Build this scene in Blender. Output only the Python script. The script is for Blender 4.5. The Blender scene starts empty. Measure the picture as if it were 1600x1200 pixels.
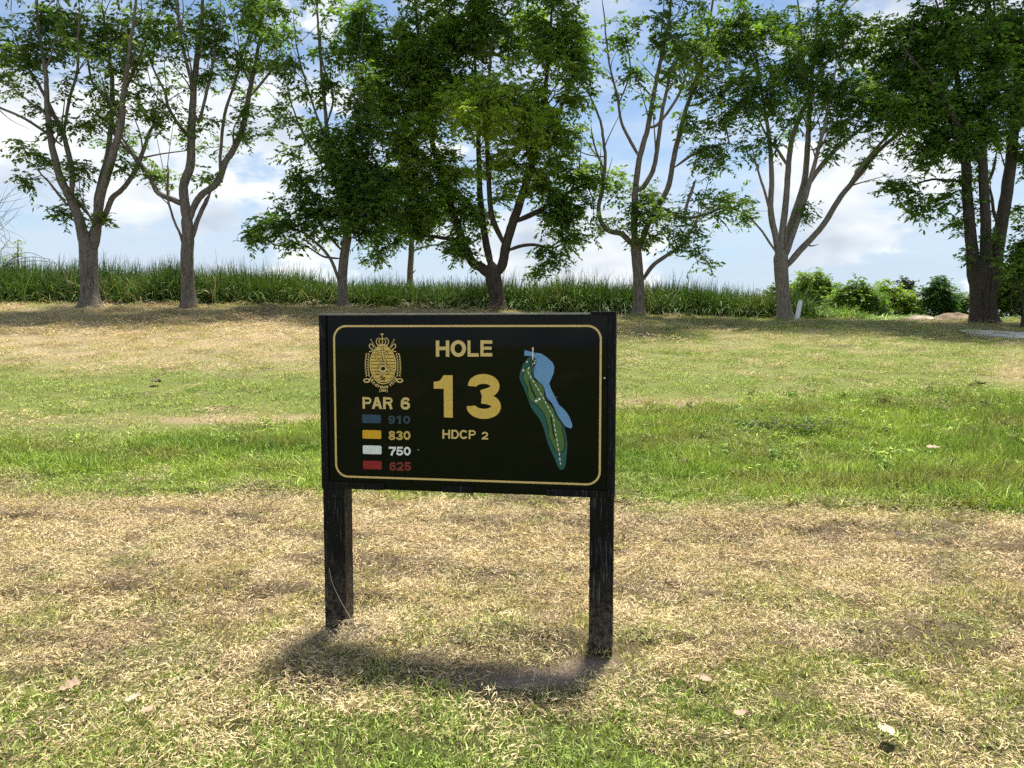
import bpy, math, random
import numpy as np
from mathutils import Vector, Matrix

random.seed(7)
RNG = np.random.default_rng(11)
R = math.radians
SC = bpy.context.scene
COL = SC.collection

# ------------------------------------------------------------------ camera
F_PX, CAM_H = 1202.0, 1.55                     # focal length in photo pixels (1600 wide), eye height
PITCH = math.atan((600 - 515) / F_PX)
cam_d = bpy.data.cameras.new('camera')
cam_d.sensor_width = 36.0
cam_d.lens = F_PX / 1600 * 36.0
cam_d.clip_end = 6000
cam_d.clip_start = 0.05
cam = bpy.data.objects.new('camera', cam_d)
cam.location = (0, 0, CAM_H)
cam.rotation_euler = (math.pi / 2 - PITCH, 0, 0)
COL.objects.link(cam)
SC.camera = cam

# ------------------------------------------------------------------ light
SUN_EL, SUN_AZ = 70.0, 20.0       # azimuth: degrees from +Y (behind the sign) towards +X
SUN_STRENGTH, SKY_STRENGTH, EXPOSURE = 4.2, 0.062, 1.22
CLOUD = 0.41
sun_d = bpy.data.lights.new('sun', 'SUN')
sun_d.energy = SUN_STRENGTH
sun_d.angle = R(7.0)
sun_d.color = (1.0, 0.95, 0.86)
sun = bpy.data.objects.new('sun', sun_d)
to_sun = Vector((math.sin(R(SUN_AZ)) * math.cos(R(SUN_EL)), math.cos(R(SUN_AZ)) * math.cos(R(SUN_EL)), math.sin(R(SUN_EL))))
sun.rotation_euler = (-to_sun).to_track_quat('-Z', 'Y').to_euler()
sun.location = to_sun * 60
COL.objects.link(sun)

SC.view_settings.view_transform = 'Standard'
SC.view_settings.look = 'None'
SC.view_settings.gamma = 1.0
SC.view_settings.exposure = EXPOSURE
SC.view_settings.use_curve_mapping = False
try:
    SC.cycles.max_bounces = 4
    SC.cycles.diffuse_bounces = 2
    SC.cycles.glossy_bounces = 2
    SC.cycles.transmission_bounces = 2
    SC.cycles.transparent_max_bounces = 4
    SC.cycles.use_denoising = False
    SC.cycles.use_adaptive_sampling = True
    SC.cycles.adaptive_threshold = 0.025
except Exception:
    pass


class NT:
    """tiny node helper"""
    def __init__(self, tree):
        self.t = tree
        tree.nodes.clear()

    def n(self, typ, **kw):
        nd = self.t.nodes.new(typ)
        for k, v in kw.items():
            if k == 'inp':
                for kk, vv in v.items():
                    if isinstance(vv, bpy.types.NodeSocket):
                        self.t.links.new(vv, nd.inputs[kk])
                    else:
                        nd.inputs[kk].default_value = vv
            else:
                setattr(nd, k, v)
        return nd

    def l(self, a, b):
        self.t.links.new(a, b)

    def math(self, op, a, b=None, c=None, clamp=False):
        nd = self.t.nodes.new('ShaderNodeMath')
        nd.operation = op
        nd.use_clamp = clamp
        for i, v in enumerate((a, b, c)):
            if v is None:
                continue
            if isinstance(v, bpy.types.NodeSocket):
                self.t.links.new(v, nd.inputs[i])
            else:
                nd.inputs[i].default_value = v
        return nd.outputs[0]

    def mix(self, fac, a, b, blend='MIX'):
        nd = self.t.nodes.new('ShaderNodeMix')
        nd.data_type = 'RGBA'
        nd.blend_type = blend
        for i, v in ((0, fac), (6, a), (7, b)):
            if isinstance(v, bpy.types.NodeSocket):
                self.t.links.new(v, nd.inputs[i])
            elif i == 0:
                nd.inputs[0].default_value = v
            else:
                nd.inputs[i].default_value = (*v, 1) if len(v) == 3 else v
        return nd.outputs[2]

    def ramp(self, fac, stops, interp='LINEAR'):
        nd = self.t.nodes.new('ShaderNodeValToRGB')
        cr = nd.color_ramp
        cr.interpolation = interp
        while len(cr.elements) < len(stops):
            cr.elements.new(0.5)
        for e, (p, c) in zip(cr.elements, stops):
            e.position = p
            e.color = (c, c, c, 1) if isinstance(c, (int, float)) else (*c, 1)
        if isinstance(fac, bpy.types.NodeSocket):
            self.t.links.new(fac, nd.inputs[0])
        return nd.outputs[0]

    def noise(self, vec, scale, detail=4, rough=0.55, dist=0.0):
        nd = self.t.nodes.new('ShaderNodeTexNoise')
        nd.inputs['Scale'].default_value = scale
        nd.inputs['Detail'].default_value = detail
        nd.inputs['Roughness'].default_value = rough
        nd.inputs['Distortion'].default_value = dist
        if vec is not None:
            self.t.links.new(vec, nd.inputs['Vector'])
        return nd.outputs['Fac']


# ------------------------------------------------------------------ sky: clear-sky model plus cloud layers
world = bpy.data.worlds.new('World')
SC.world = world
world.use_nodes = True
world.cycles.sampling_method = 'MANUAL'
world.cycles.sample_map_resolution = 512
w = NT(world.node_tree)
sky = w.n('ShaderNodeTexSky', sky_type='NISHITA', sun_disc=False)
sky.sun_elevation = R(SUN_EL)
sky.sun_rotation = R(SUN_AZ)
sky.air_density = 1.0
sky.dust_density = 0.25
sky.ozone_density = 1.6
tc = w.n('ShaderNodeTexCoord')
sep = w.n('ShaderNodeSeparateXYZ', inp={0: tc.outputs['Generated']})
zz = w.math('MAXIMUM', sep.outputs[2], 0.0)
zp = w.math('ADD', zz, 0.16)
px_ = w.math('DIVIDE', sep.outputs[0], zp)
py_ = w.math('DIVIDE', sep.outputs[1], zp)
plane = w.n('ShaderNodeCombineXYZ', inp={0: px_, 1: py_, 2: 0.0})
# high broken layer
n1 = w.noise(plane.outputs[0], 0.95, 6, 0.60, 0.0)
high = w.ramp(n1, [(0.45, 0.0), (0.60, 0.60), (0.75, 0.92)], 'EASE')
# streaky thin layer near the horizon
mp = w.n('ShaderNodeMapping', inp={'Vector': tc.outputs['Generated'], 'Scale': (1.5, 1.5, 11.0), 'Location': (3.1, 0.4, 0.0)})
n2 = w.noise(mp.outputs[0], 1.6, 4, 0.55, 0.0)
streak = w.ramp(n2, [(0.44, 0.0), (0.68, 0.6)], 'EASE')
# cumulus heads
mp3 = w.n('ShaderNodeMapping', inp={'Vector': tc.outputs['Generated'], 'Scale': (2.6, 2.6, 5.2), 'Location': (9.3, 1.2, 4.1)})
n3 = w.noise(mp3.outputs[0], 1.25, 7, 0.58, 0.0)
cum = w.ramp(n3, [(0.490, 0.0), (0.54, 0.85), (0.64, 1.0)], 'EASE')
lowz = w.ramp(zz, [(0.02, 1.0), (0.42, 1.0), (0.62, 0.25)])
cumz = w.math('MULTIPLY', cum, lowz)
strz = w.math('MULTIPLY', streak, w.ramp(zz, [(0.0, 1.0), (0.35, 0.75), (0.6, 0.1)]))
# brightness within the clouds: bright heads, greyer bases
n4 = w.noise(mp3.outputs[0], 2.4, 3, 0.55, 0.0)
shade = w.ramp(n4, [(0.34, (0.58, 0.67, 0.80)), (0.50, (0.90, 0.96, 1.02)), (0.64, (1.22, 1.24, 1.24))])
shade_hi = w.ramp(n1, [(0.40, (0.95, 1.03, 1.12)), (0.72, (0.80, 0.87, 0.96))])
skyc = w.n('ShaderNodeVectorMath', operation='SCALE', inp={0: sky.outputs[0], 'Scale': SKY_STRENGTH})
def sc(col, k):
    return w.n('ShaderNodeVectorMath', operation='SCALE', inp={0: col, 'Scale': k}).outputs[0]
c1 = w.mix(high, skyc.outputs[0], sc(shade_hi, CLOUD))
c2 = w.mix(strz, c1, sc(shade_hi, CLOUD * 0.98))
low_haze = w.ramp(zz, [(0.0, 0.85), (0.06, 0.72), (0.16, 0.30), (0.30, 0.0)], 'EASE')
c4 = w.mix(low_haze, c2, sc(w.mix(n2, (0.50, 0.65, 0.85), (0.76, 0.89, 1.05)), CLOUD))
c3 = w.mix(cumz, c4, sc(shade, CLOUD))
bg = w.n('ShaderNodeBackground', inp={'Color': c3, 'Strength': 1.0})
wo = w.n('ShaderNodeOutputWorld')
w.l(bg.outputs[0], wo.inputs[0])


# ------------------------------------------------------------------ helpers
def unproject(px, py, depth):
    """world point seen at photo pixel (px, py) at forward distance depth (along world Y)"""
    cx = (px - 800) / F_PX
    cz = (600 - py) / F_PX
    vy = math.cos(PITCH) + cz * math.sin(PITCH)
    vz = -math.sin(PITCH) + cz * math.cos(PITCH)
    k = depth / vy
    return Vector((cx * k, depth, CAM_H + vz * k))


def project_np(P):
    x, y, z = P[:, 0], P[:, 1], P[:, 2] - CAM_H
    d = np.maximum(y * math.cos(PITCH) - z * math.sin(PITCH), 0.05)
    u = y * math.sin(PITCH) + z * math.cos(PITCH)
    return 800 + F_PX * x / d, 600 - F_PX * u / d


def vnoise(x, y, seed=0):
    xi = np.floor(x).astype(np.int64); yi = np.floor(y).astype(np.int64)
    xf = x - xi; yf = y - yi
    def h(a, b):
        n = (a * 374761393 + b * 668265263 + seed * 1442695041) & 0x7fffffff
        n = ((n ^ (n >> 13)) * 1274126177) & 0x7fffffff
        return ((n ^ (n >> 16)) & 0xffff) / 65535.0
    u = xf * xf * (3 - 2 * xf); v = yf * yf * (3 - 2 * yf)
    return (h(xi, yi) * (1 - u) + h(xi + 1, yi) * u) * (1 - v) + (h(xi, yi + 1) * (1 - u) + h(xi + 1, yi + 1) * u) * v


def fbm(x, y, seed=0, oct=4):
    s = 0.0; a = 0.5; t = 0.0
    for o in range(oct):
        s = s + a * vnoise(x * 2 ** o + 13.7 * o, y * 2 ** o + 7.1 * o, seed + o)
        t += a; a *= 0.5
    return s / t


def sstep(a, b, x):
    t = np.clip((x - a) / (b - a), 0, 1)
    return t * t * (3 - 2 * t)


def mesh_obj(name, verts, faces, mat=None, parent=None, smooth=False, attrs=None, uvs=None):
    """verts Nx3 array or list; faces list of tuples or an (M,k) array"""
    me = bpy.data.meshes.new(name)
    if isinstance(faces, np.ndarray) and len(verts) > 0:
        V = np.asarray(verts, dtype=np.float32)
        me.vertices.add(len(V)); me.vertices.foreach_set('co', V.ravel())
        k = faces.shape[1]
        me.loops.add(faces.size); me.loops.foreach_set('vertex_index', faces.astype(np.int32).ravel())
        me.polygons.add(len(faces))
        me.polygons.foreach_set('loop_start', np.arange(0, faces.size, k, dtype=np.int32))
        me.update(calc_edges=True)
    else:
        me.from_pydata([tuple(v) for v in verts], [], [tuple(f) for f in faces])
        me.update()
    if smooth and len(me.polygons):
        me.polygons.foreach_set('use_smooth', np.ones(len(me.polygons), dtype=bool))
    for an, (typ, data) in (attrs or {}).items():
        at = me.attributes.new(an, typ, 'POINT')
        key = 'color' if typ == 'FLOAT_COLOR' else ('vector' if typ == 'FLOAT_VECTOR' else 'value')
        at.data.foreach_set(key, np.asarray(data, dtype=np.int32 if typ == 'INT' else np.float32).ravel())
    if mat:
        me.materials.append(mat)
    o = bpy.data.objects.new(name, me)
    COL.objects.link(o)
    if parent:
        o.parent = parent
    return o


def empty(name, loc=(0, 0, 0), rz=0.0):
    o = bpy.data.objects.new(name, None)
    o.empty_display_size = 0.2
    o.location = loc
    o.rotation_euler = (0, 0, rz)
    COL.objects.link(o)
    return o


def tag(o, label=None, cat=None, group=None, kind=None):
    if label: o['label'] = label
    if cat: o['category'] = cat
    if group: o['group'] = group
    if kind: o['kind'] = kind
    return o


def new_mat(name):
    m = bpy.data.materials.new(name)
    m.use_nodes = True
    return m, NT(m.node_tree)


def finish(t, bsdf):
    out = t.n('ShaderNodeOutputMaterial')
    t.l(bsdf, out.inputs[0])


def paint(name, col, rough=0.4, spec=0.5, grain=0.15, scale=60):
    m, t = new_mat(name)
    g = t.n('ShaderNodeTexCoord')
    nz = t.noise(g.outputs['Object'], scale, 4, 0.6)
    nz2 = t.noise(g.outputs['Object'], scale * 7, 2, 0.6)
    lo = tuple(c * (1 - grain) for c in col); hi = tuple(min(1, c * (1 + grain)) for c in col)
    c = t.mix(nz, lo, hi)
    b = t.n('ShaderNodeBsdfPrincipled', inp={'Base Color': c, 'Roughness': rough, 'Specular IOR Level': spec})
    bmp = t.n('ShaderNodeBump', inp={'Strength': 0.15, 'Distance': 0.001, 'Height': nz2})
    t.l(bmp.outputs[0], b.inputs['Normal'])
    finish(t, b.outputs[0])
    return m


# ------------------------------------------------------------------ terrain
def crest(x):
    # height of the bank's top along its length
    return 2.34 - 0.50 * sstep(-12, 13, x) - 0.15 * sstep(12, 24, x)


def windrow(x, y):
    u = fbm(x * 1.1 + 0.25 * y, y * 4.6 + 0.35 * np.sin(x * 0.7), 141, 4)
    return sstep(0.56, 0.72, u) * sstep(3.2, 3.8, y) * (1 - sstep(7.5, 9, y)) * (0.6 + 0.8 * fbm(x * 4, y * 6, 143, 2))


def ground_z(x, y, fine=True):
    x = np.asarray(x, dtype=float); y = np.asarray(y, dtype=float)
    s = np.clip((y - 7.5) / 18.0, 0, 1)
    edge = 1 - sstep(0.86, 1.0, s) * 0.0
    z = crest(x) * np.power(s, 1.22) * edge
    z = z + np.clip(y - 25.5, 0, 60) * 0.004
    z = z + 0.10 * (fbm(x * 0.12, y * 0.16, 3, 3) - 0.5) * sstep(5, 14, y)
    # rougher mown bank under the trees
    z = z + 0.14 * (fbm(x * 0.9, y * 1.1, 8, 3) - 0.5) * sstep(15, 20, y) * (1 - sstep(30, 45, y)) * (1 - sstep(2, 8, x))
    # mounds of clippings at the feet of the posts
    z = z + 0.03 * np.exp(-(((x + 0.79) / 0.16) ** 2 + ((y - 3.67) / 0.12) ** 2))
    z = z + 0.03 * np.exp(-(((x + 0.95) / 0.3) ** 2 + ((y - 3.55) / 0.2) ** 2))
    # scrape of bare earth in front of the right post
    z = z - 0.025 * np.exp(-(((x - 0.10) / 0.30) ** 2 + ((y - 3.33) / 0.09) ** 2))
    if fine:
        z = z + windrow(x, y) * 0.06
        near = sstep(1.0, 2.0, y) * (1 - sstep(9, 16, y))
        z = z + near * (0.050 * (fbm(x * 2.2, y * 3.0, 21, 3) - 0.5) + 0.055 * (fbm(x * 7, y * 9, 31, 3) - 0.5)) * (1 - 0.9 * np.exp(-(((x - 0.42) / 0.22) ** 2 + ((y - 3.5) / 0.2) ** 2)))
    return z


def strip_mask(x, y):
    """1 inside the unmown green strip"""
    px, py = project_np(np.stack([x, y, ground_z(x, y, False)], -1))
    wob = 14 * (fbm(x * 0.8, y * 0.8, 41, 3) - 0.5) * 2
    low = np.where(px < 800, 742 + (px - 0) * 0.048, 772 + (px - 950) * 0.05) + wob
    up = np.where(px < 900, 692 - px * 0.05, 640 - (px - 950) * 0.03) + wob * 0.7
    soft_up = np.where(px > 1150, 32.0, 14.0)
    frz = 26 * (fbm(x * 2.6, y * 3.2, 43, 3) - 0.5)
    return (1 - sstep(low - 16, low + 16, py + frz)) * sstep(up - soft_up, up + soft_up, py + frz * 0.7)


def straw_mask(x, y):
    """0 = green turf, 1 = dry straw"""
    px, py = project_np(np.stack([x, y, ground_z(x, y, False)], -1))
    n = fbm(x * 1.3, y * 1.9, 51, 4)
    nb = fbm(x * 0.45, y * 0.7, 61, 3)
    nf = fbm(x * 4.5, y * 6, 71, 3)
    # straw as a function of the row of ground
    v = np.interp(py, [470, 500, 535, 560, 585, 605, 640, 660, 700, 745, 775, 800, 880, 940, 985, 1030, 1080, 1140, 1200],
                  [0.68, 0.76, 0.78, 0.64, 0.32, 0.08, 0.14, 0.40, 0.05, 0.25, 0.74, 0.94, 0.96, 0.80, 0.60, 0.56, 0.38, 0.28, 0.22])
    vr = np.interp(py, [470, 500, 520, 560, 600, 640, 700, 770, 800, 830, 880, 940, 985, 1030, 1080, 1140, 1200],
                   [0.36, 0.44, 0.43, 0.30, 0.20, 0.10, 0.02, 0.05, 0.55, 0.92, 0.93, 0.76, 0.58, 0.52, 0.36, 0.27, 0.22])
    side = sstep(700, 1000, px)
    v = v * (1 - side) + vr * side
    amp = np.interp(py, [480, 540, 600, 700, 800, 900, 1000, 1200], [0.8, 0.7, 0.4, 0.3, 0.9, 1.2, 1.8, 1.7])
    v = v + amp * (0.55 * (n - 0.5) + 0.35 * (nb - 0.5) + 0.45 * (nf - 0.5))
    # dry band just above the strip
    db = np.exp(-((py - 655) / 9.0) ** 2) * sstep(150, 300, px) * (1 - sstep(560, 700, px))
    dr = np.exp(-((py - 630) / 8.0) ** 2) * sstep(900, 960, px) * (1 - sstep(1120, 1230, px))
    v = np.maximum(v, 0.85 * np.maximum(db, dr))
    # green streaks inside the straw on the left, worn turf at the right edge
    g1 = np.exp(-((py - 770 - (px - 200) * 0.02) / 9.0) ** 2) * sstep(20, 90, px) * (1 - sstep(300, 460, px))
    v = v - 0.8 * g1
    v = v + 0.5 * np.exp(-((py - 580) / 22.0) ** 2) * sstep(1500, 1590, px)
    # trampled straw round the posts
    ps = np.exp(-(((x + 0.05) / 0.75) ** 2 + ((y - 3.45) / 0.16) ** 2))
    v = v + 0.45 * ps
    v = v * (1 - 0.95 * strip_mask(x, y))
    return np.clip(v, 0, 1)


def thatch_shade_mask(x, y):
    """dark brown under the near blades: gap shade painted into the ground colour"""
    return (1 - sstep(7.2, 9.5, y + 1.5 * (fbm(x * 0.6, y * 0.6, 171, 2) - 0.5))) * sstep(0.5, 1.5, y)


def soil_mask(x, y):
    a = 1.15 * np.exp(-(((x - 0.10) / 0.32) ** 2 + ((y - 3.34) / 0.085) ** 2))
    b = 0.8 * np.exp(-(((x - 0.37) / 0.13) ** 2 + ((y - 3.45) / 0.08) ** 2))
    c = 0.5 * np.exp(-(((x + 0.80) / 0.14) ** 2 + ((y - 3.64) / 0.07) ** 2))
    return np.clip(np.maximum(np.maximum(a, b), c) * (0.5 + fbm(x * 9, y * 12, 91, 3)), 0, 1)


rows = np.concatenate([np.linspace(-60, -6, 14), np.linspace(-4, 1.8, 14), np.arange(2.0, 8.0, 0.032),
                       np.geomspace(8.0, 32, 190), np.geomspace(33, 3000, 60)])
ss = np.linspace(-1, 1, 401)
wid = np.where(rows < 2, 5.6 + (2 - rows) * 0.8, np.where(rows < 36, 3.9 + 0.85 * rows, 34.5 + (rows - 36) * 1.6))
GX = wid[:, None] * ss[None, :]
GY = np.repeat(rows[:, None], len(ss), 1)
gx, gy = GX.ravel(), GY.ravel()
gz = ground_z(gx, gy)
nr, nc = GX.shape
ii = np.arange(nr * nc).reshape(nr, nc)
gf = np.stack([ii[:-1, :-1], ii[:-1, 1:], ii[1:, 1:], ii[1:, :-1]], -1).reshape(-1, 4)

gm, t = new_mat('turf_and_straw')
g = t.n('ShaderNodeTexCoord')
at_s = t.n('ShaderNodeAttribute', attribute_name='straw')
at_o = t.n('ShaderNodeAttribute', attribute_name='soil')
at_t = t.n('ShaderNodeAttribute', attribute_name='thatch_shade')
nA = t.noise(g.outputs['Object'], 3.5, 8, 0.65)
nB = t.noise(g.outputs['Object'], 38.0, 5, 0.7)
mpS = t.n('ShaderNodeMapping', inp={'Vector': g.outputs['Object'], 'Scale': (26, 60, 40), 'Rotation': (0, 0, 0.5)})
nC = t.noise(mpS.outputs[0], 2.0, 5, 0.7, 1.2)
grn = t.mix(nA, (0.13, 0.175, 0.042), (0.25, 0.285, 0.09))
grn = t.mix(t.ramp(nC, [(0.35, 0.0), (0.65, 0.6)]), grn, (0.20, 0.20, 0.06))
stw = t.mix(t.ramp(nC, [(0.30, 0.0), (0.70, 1.0)]), (0.26, 0.195, 0.11), (0.52, 0.41, 0.24))
stw = t.mix(t.ramp(nB, [(0.30, 0.7), (0.46, 0.0)]), stw, (0.13, 0.095, 0.06))
fac = t.math('ADD', at_s.outputs['Fac'], t.math('MULTIPLY', t.math('SUBTRACT', nB, 0.5), 0.7), clamp=True)
col = t.mix(t.ramp(fac, [(0.25, 0.0), (0.75, 1.0)]), grn, stw)
col = t.mix(t.math('MULTIPLY', at_t.outputs['Fac'], 0.58), col, t.mix(nB, (0.045, 0.035, 0.022), (0.16, 0.12, 0.07)))  # thatch brown mixed in dark, so the blade gaps look shaded
col = t.mix(at_o.outputs['Fac'], col, t.mix(nB, (0.32, 0.235, 0.17), (0.50, 0.40, 0.32)))
b = t.n('ShaderNodeBsdfPrincipled', inp={'Base Color': col, 'Roughness': 0.95, 'Specular IOR Level': 0.1})
bm_ = t.n('ShaderNodeBump', inp={'Strength': 0.9, 'Distance': 0.03, 'Height': t.math('ADD', nC, nB)})
t.l(bm_.outputs[0], b.inputs['Normal'])
finish(t, b.outputs[0])

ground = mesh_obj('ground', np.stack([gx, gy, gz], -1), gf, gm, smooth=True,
                  attrs={'straw': ('FLOAT', straw_mask(gx, gy)), 'soil': ('FLOAT', soil_mask(gx, gy)), 'thatch_shade': ('FLOAT', thatch_shade_mask(gx, gy))})
tag(ground, kind='structure')

# concrete path crossing the slope at the far right
pm, t = new_mat('pale_concrete')
g = t.n('ShaderNodeTexCoord')
c = t.mix(t.noise(g.outputs['Object'], 4, 8, 0.7), (0.44, 0.40, 0.35), (0.60, 0.56, 0.50))
b = t.n('ShaderNodeBsdfPrincipled', inp={'Base Color': c, 'Roughness': 0.9})
finish(t, b.outputs[0])
cl = [(13.0, 22.3), (13.9, 21.75), (15.4, 21.0), (18.0, 20.0), (22.0, 19.2), (30.0, 18.2)]
cl2 = []
for (a, bb) in zip(cl[:-1], cl[1:]):
    for k in range(8):
        f = k / 8
        cl2.append((a[0] + (bb[0] - a[0]) * f, a[1] + (bb[1] - a[1]) * f))
pv, pf = [], []
for k, (x, y) in enumerate(cl2):
    half = min(0.80, 0.20 + 0.25 * k * 0.5)
    for sgn in (-1, 1):
        yy = y + sgn * half
        zt = float(ground_z(np.array([x]), np.array([yy]), False)[0]) + 0.05
        pv += [(x, yy, zt), (x, yy, zt - 0.2)]
    if k:
        q = 4 * k
        pf += [(q - 4, q, q + 2, q - 2), (q - 4, q - 3, q + 1, q), (q - 2, q + 2, q + 3, q - 1)]
tag(mesh_obj('path', pv, pf, pm), kind='structure')


# ------------------------------------------------------------------ grass: prototypes and scattering
def blade_mat(name, trans=0.35, gloss=0.25):
    m, t = new_mat(name)
    a = t.n('ShaderNodeAttribute', attribute_name='tint', attribute_type='INSTANCER')
    r = t.n('ShaderNodeAttribute', attribute_name='rnd')
    k = t.ramp(r.outputs['Fac'], [(0.0, 0.40), (0.5, 1.0), (1.0, 1.6)])
    c = t.mix(1.0, a.outputs['Color'], k, 'MULTIPLY')
    b = t.n('ShaderNodeBsdfPrincipled', inp={'Base Color': c, 'Roughness': 0.6, 'Specular IOR Level': gloss})
    tr = t.n('ShaderNodeBsdfTranslucent', inp={'Color': t.mix(1.0, c, (1.1, 1.15, 0.6), 'MULTIPLY')})
    mx = t.n('ShaderNodeMixShader', inp={0: trans})
    t.l(b.outputs[0], mx.inputs[1]); t.l(tr.outputs[0], mx.inputs[2])
    finish(t, mx.outputs[0])
    return m


def blades(n, radius, h0, h1, width, lean, segs=2, flat=0.0, curl=0.5, rng=RNG, lift=0.0):
    """n grass blades rooted in a disc: returns verts, quads, rnd"""
    V, Fc, Rn = [], [], []
    for i in range(n):
        a = rng.uniform(0, 6.283); rr = radius * math.sqrt(rng.uniform())
        p = np.array([rr * math.cos(a), rr * math.sin(a), lift * rng.uniform()])
        h = rng.uniform(h0, h1)
        az = rng.uniform(0, 6.283)
        if flat > 0:
            el = rng.normal(0.12, 0.22) * flat
        else:
            el = math.pi / 2 - abs(rng.normal(0, lean))
        d = np.array([math.cos(az) * math.cos(el), math.sin(az) * math.cos(el), math.sin(el)])
        side = np.array([-math.sin(az), math.cos(az), 0.0])
        tw = rng.normal(0, 0.6)
        side = side * math.cos(tw) + np.cross(d, side) * math.sin(tw)
        wv = width * rng.uniform(0.7, 1.3)
        base = len(V); rv = rng.uniform()
        bend = curl * rng.uniform(0.3, 1.2)
        yaw = rng.normal(0, 0.5) if flat > 0 else 0.0
        cur = p.copy(); dd = d.copy()
        for s in range(segs + 1):
            f = s / segs
            ww = wv * (1 - f) ** 0.7 if s < segs else wv * 0.12
            V.append(cur - side * ww * 0.5); V.append(cur + side * ww * 0.5)
            Rn += [rv, rv]
            dd = dd + np.array([0, 0, -bend / segs]) * (1.2 if f > 0.2 else 0.5)
            if yaw:
                c_, s_ = math.cos(yaw / segs), math.sin(yaw / segs)
                dd = np.array([dd[0] * c_ - dd[1] * s_, dd[0] * s_ + dd[1] * c_, dd[2]])
            dd = dd / np.linalg.norm(dd)
            cur = cur + dd * h / segs
            if flat > 0 and cur[2] < -0.012:
                cur[2] = -0.012
        for s in range(segs):
            q = base + 2 * s
            Fc.append((q, q + 1, q + 3, q + 2))
    return np.array(V), np.array(Fc), np.array(Rn)


def proto(name, mat, *a, **k):
    V, Fc, Rn = blades(*a, **k)
    o = mesh_obj(name, V, Fc, mat, attrs={'rnd': ('FLOAT', Rn)})
    COL.objects.unlink(o)
    return o


def scatter(name, P, rot, scl, tint, var, protos, label, cat):
    """one object of kind stuff: clumps placed on given ground points by geometry nodes"""
    me = bpy.data.meshes.new(name)
    me.vertices.add(len(P)); me.vertices.foreach_set('co', P.astype(np.float32).ravel())
    for an, typ, key, data in (('rot', 'FLOAT_VECTOR', 'vector', rot), ('scl', 'FLOAT_VECTOR', 'vector', scl),
                               ('tint', 'FLOAT_COLOR', 'color', tint), ('variant', 'INT', 'value', var)):
        at = me.attributes.new(an, typ, 'POINT')
        at.data.foreach_set(key, np.asarray(data, dtype=np.int32 if typ == 'INT' else np.float32).ravel())
    o = bpy.data.objects.new(name, me)
    COL.objects.link(o)
    ng = bpy.data.node_groups.new(name + '_scatter', 'GeometryNodeTree')
    ng.interface.new_socket('Geometry', in_out='INPUT', socket_type='NodeSocketGeometry')
    ng.interface.new_socket('Geometry', in_out='OUTPUT', socket_type='NodeSocketGeometry')
    N = ng.nodes
    gi = N.new('NodeGroupInput'); go = N.new('NodeGroupOutput')
    jn = N.new('GeometryNodeJoinGeometry')
    def attr(nm, dt):
        a = N.new('GeometryNodeInputNamedAttribute'); a.data_type = dt
        a.inputs['Name'].default_value = nm
        return a.outputs['Attribute']
    ar, asc, av = attr('rot', 'FLOAT_VECTOR'), attr('scl', 'FLOAT_VECTOR'), attr('variant', 'INT')
    for i, p in enumerate(protos):
        oi = N.new('GeometryNodeObjectInfo'); oi.inputs['Object'].default_value = p
        oi.inputs['As Instance'].default_value = True
        cmp_ = N.new('FunctionNodeCompare'); cmp_.data_type = 'INT'; cmp_.operation = 'EQUAL'
        ng.links.new(av, cmp_.inputs[2]); cmp_.inputs[3].default_value = i
        io = N.new('GeometryNodeInstanceOnPoints')
        ng.links.new(gi.outputs[0], io.inputs['Points'])
        ng.links.new(cmp_.outputs[0], io.inputs['Selection'])
        ng.links.new(oi.outputs['Geometry'], io.inputs['Instance'])
        e2r = N.new('FunctionNodeEulerToRotation')
        ng.links.new(ar, e2r.inputs[0])
        ng.links.new(e2r.outputs[0], io.inputs['Rotation'])
        ng.links.new(asc, io.inputs['Scale'])
        ng.links.new(io.outputs[0], jn.inputs[0])
    ng.links.new(jn.outputs[0], go.inputs[0])
    md = o.modifiers.new('scatter', 'NODES'); md.node_group = ng
    tag(o, label, cat, kind='stuff')
    return o


def sample_ground(n, d0, d1, margin=1.2, slope=0.70, power=1.0):
    """random ground points in the wedge in front of the camera, even per square metre"""
    out = []
    tot = 0
    while tot < n:
        y = RNG.uniform(d0, d1, n)
        wmax = slope * d1 + margin
        x = RNG.uniform(-wmax, wmax, n)
        k = np.abs(x) < slope * y + margin
        out.append(np.stack([x[k], y[k]], -1)); tot += k.sum()
    return np.concatenate(out)[:n]


def lerp_col(a, b, f):
    return np.asarray(a)[None, :] * (1 - f[:, None]) + np.asarray(b)[None, :] * f[:, None]


def rgba(c):
    return np.concatenate([np.clip(c, 0, 1), np.ones((len(c), 1))], 1)


GREEN_A, GREEN_B = (0.155, 0.255, 0.036), (0.42, 0.49, 0.13)
STRAW_A, STRAW_B, STRAW_C = (0.46, 0.335, 0.175), (0.75, 0.595, 0.345), (0.25, 0.180, 0.11)

gmat = blade_mat('grass_blade', 0.22)
smat = blade_mat('straw_blade', 0.10, 0.3)
tuft = [proto('turf_tuft', gmat, 190, 0.18, 0.017, 0.046, 0.0055, 0.80, 2, 0.0, 0.9) for _ in range(6)]
straw = [proto('straw_tuft', smat, 230, 0.19, 0.013, 0.046, 0.0034, 0.5, 2, 0.9, 0.35, lift=0.022) for _ in range(6)]
tall = [proto('tall_tuft', gmat, 85, 0.17, 0.07, 0.22, 0.0095, 0.42, 3, 0.0, 0.9) for _ in range(6)]
cmat = blade_mat('cane_blade', 0.12, 0.3)
cane = [proto('cane_tuft', cmat, 95, 0.50, 0.70, 1.50, 0.042, 0.42, 5, 0.0, 2.3) for _ in range(6)]


def rots(n, tilt=0.12):
    return np.stack([RNG.normal(0, tilt, n), RNG.normal(0, tilt, n), RNG.uniform(0, 6.283, n)], -1)


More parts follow.
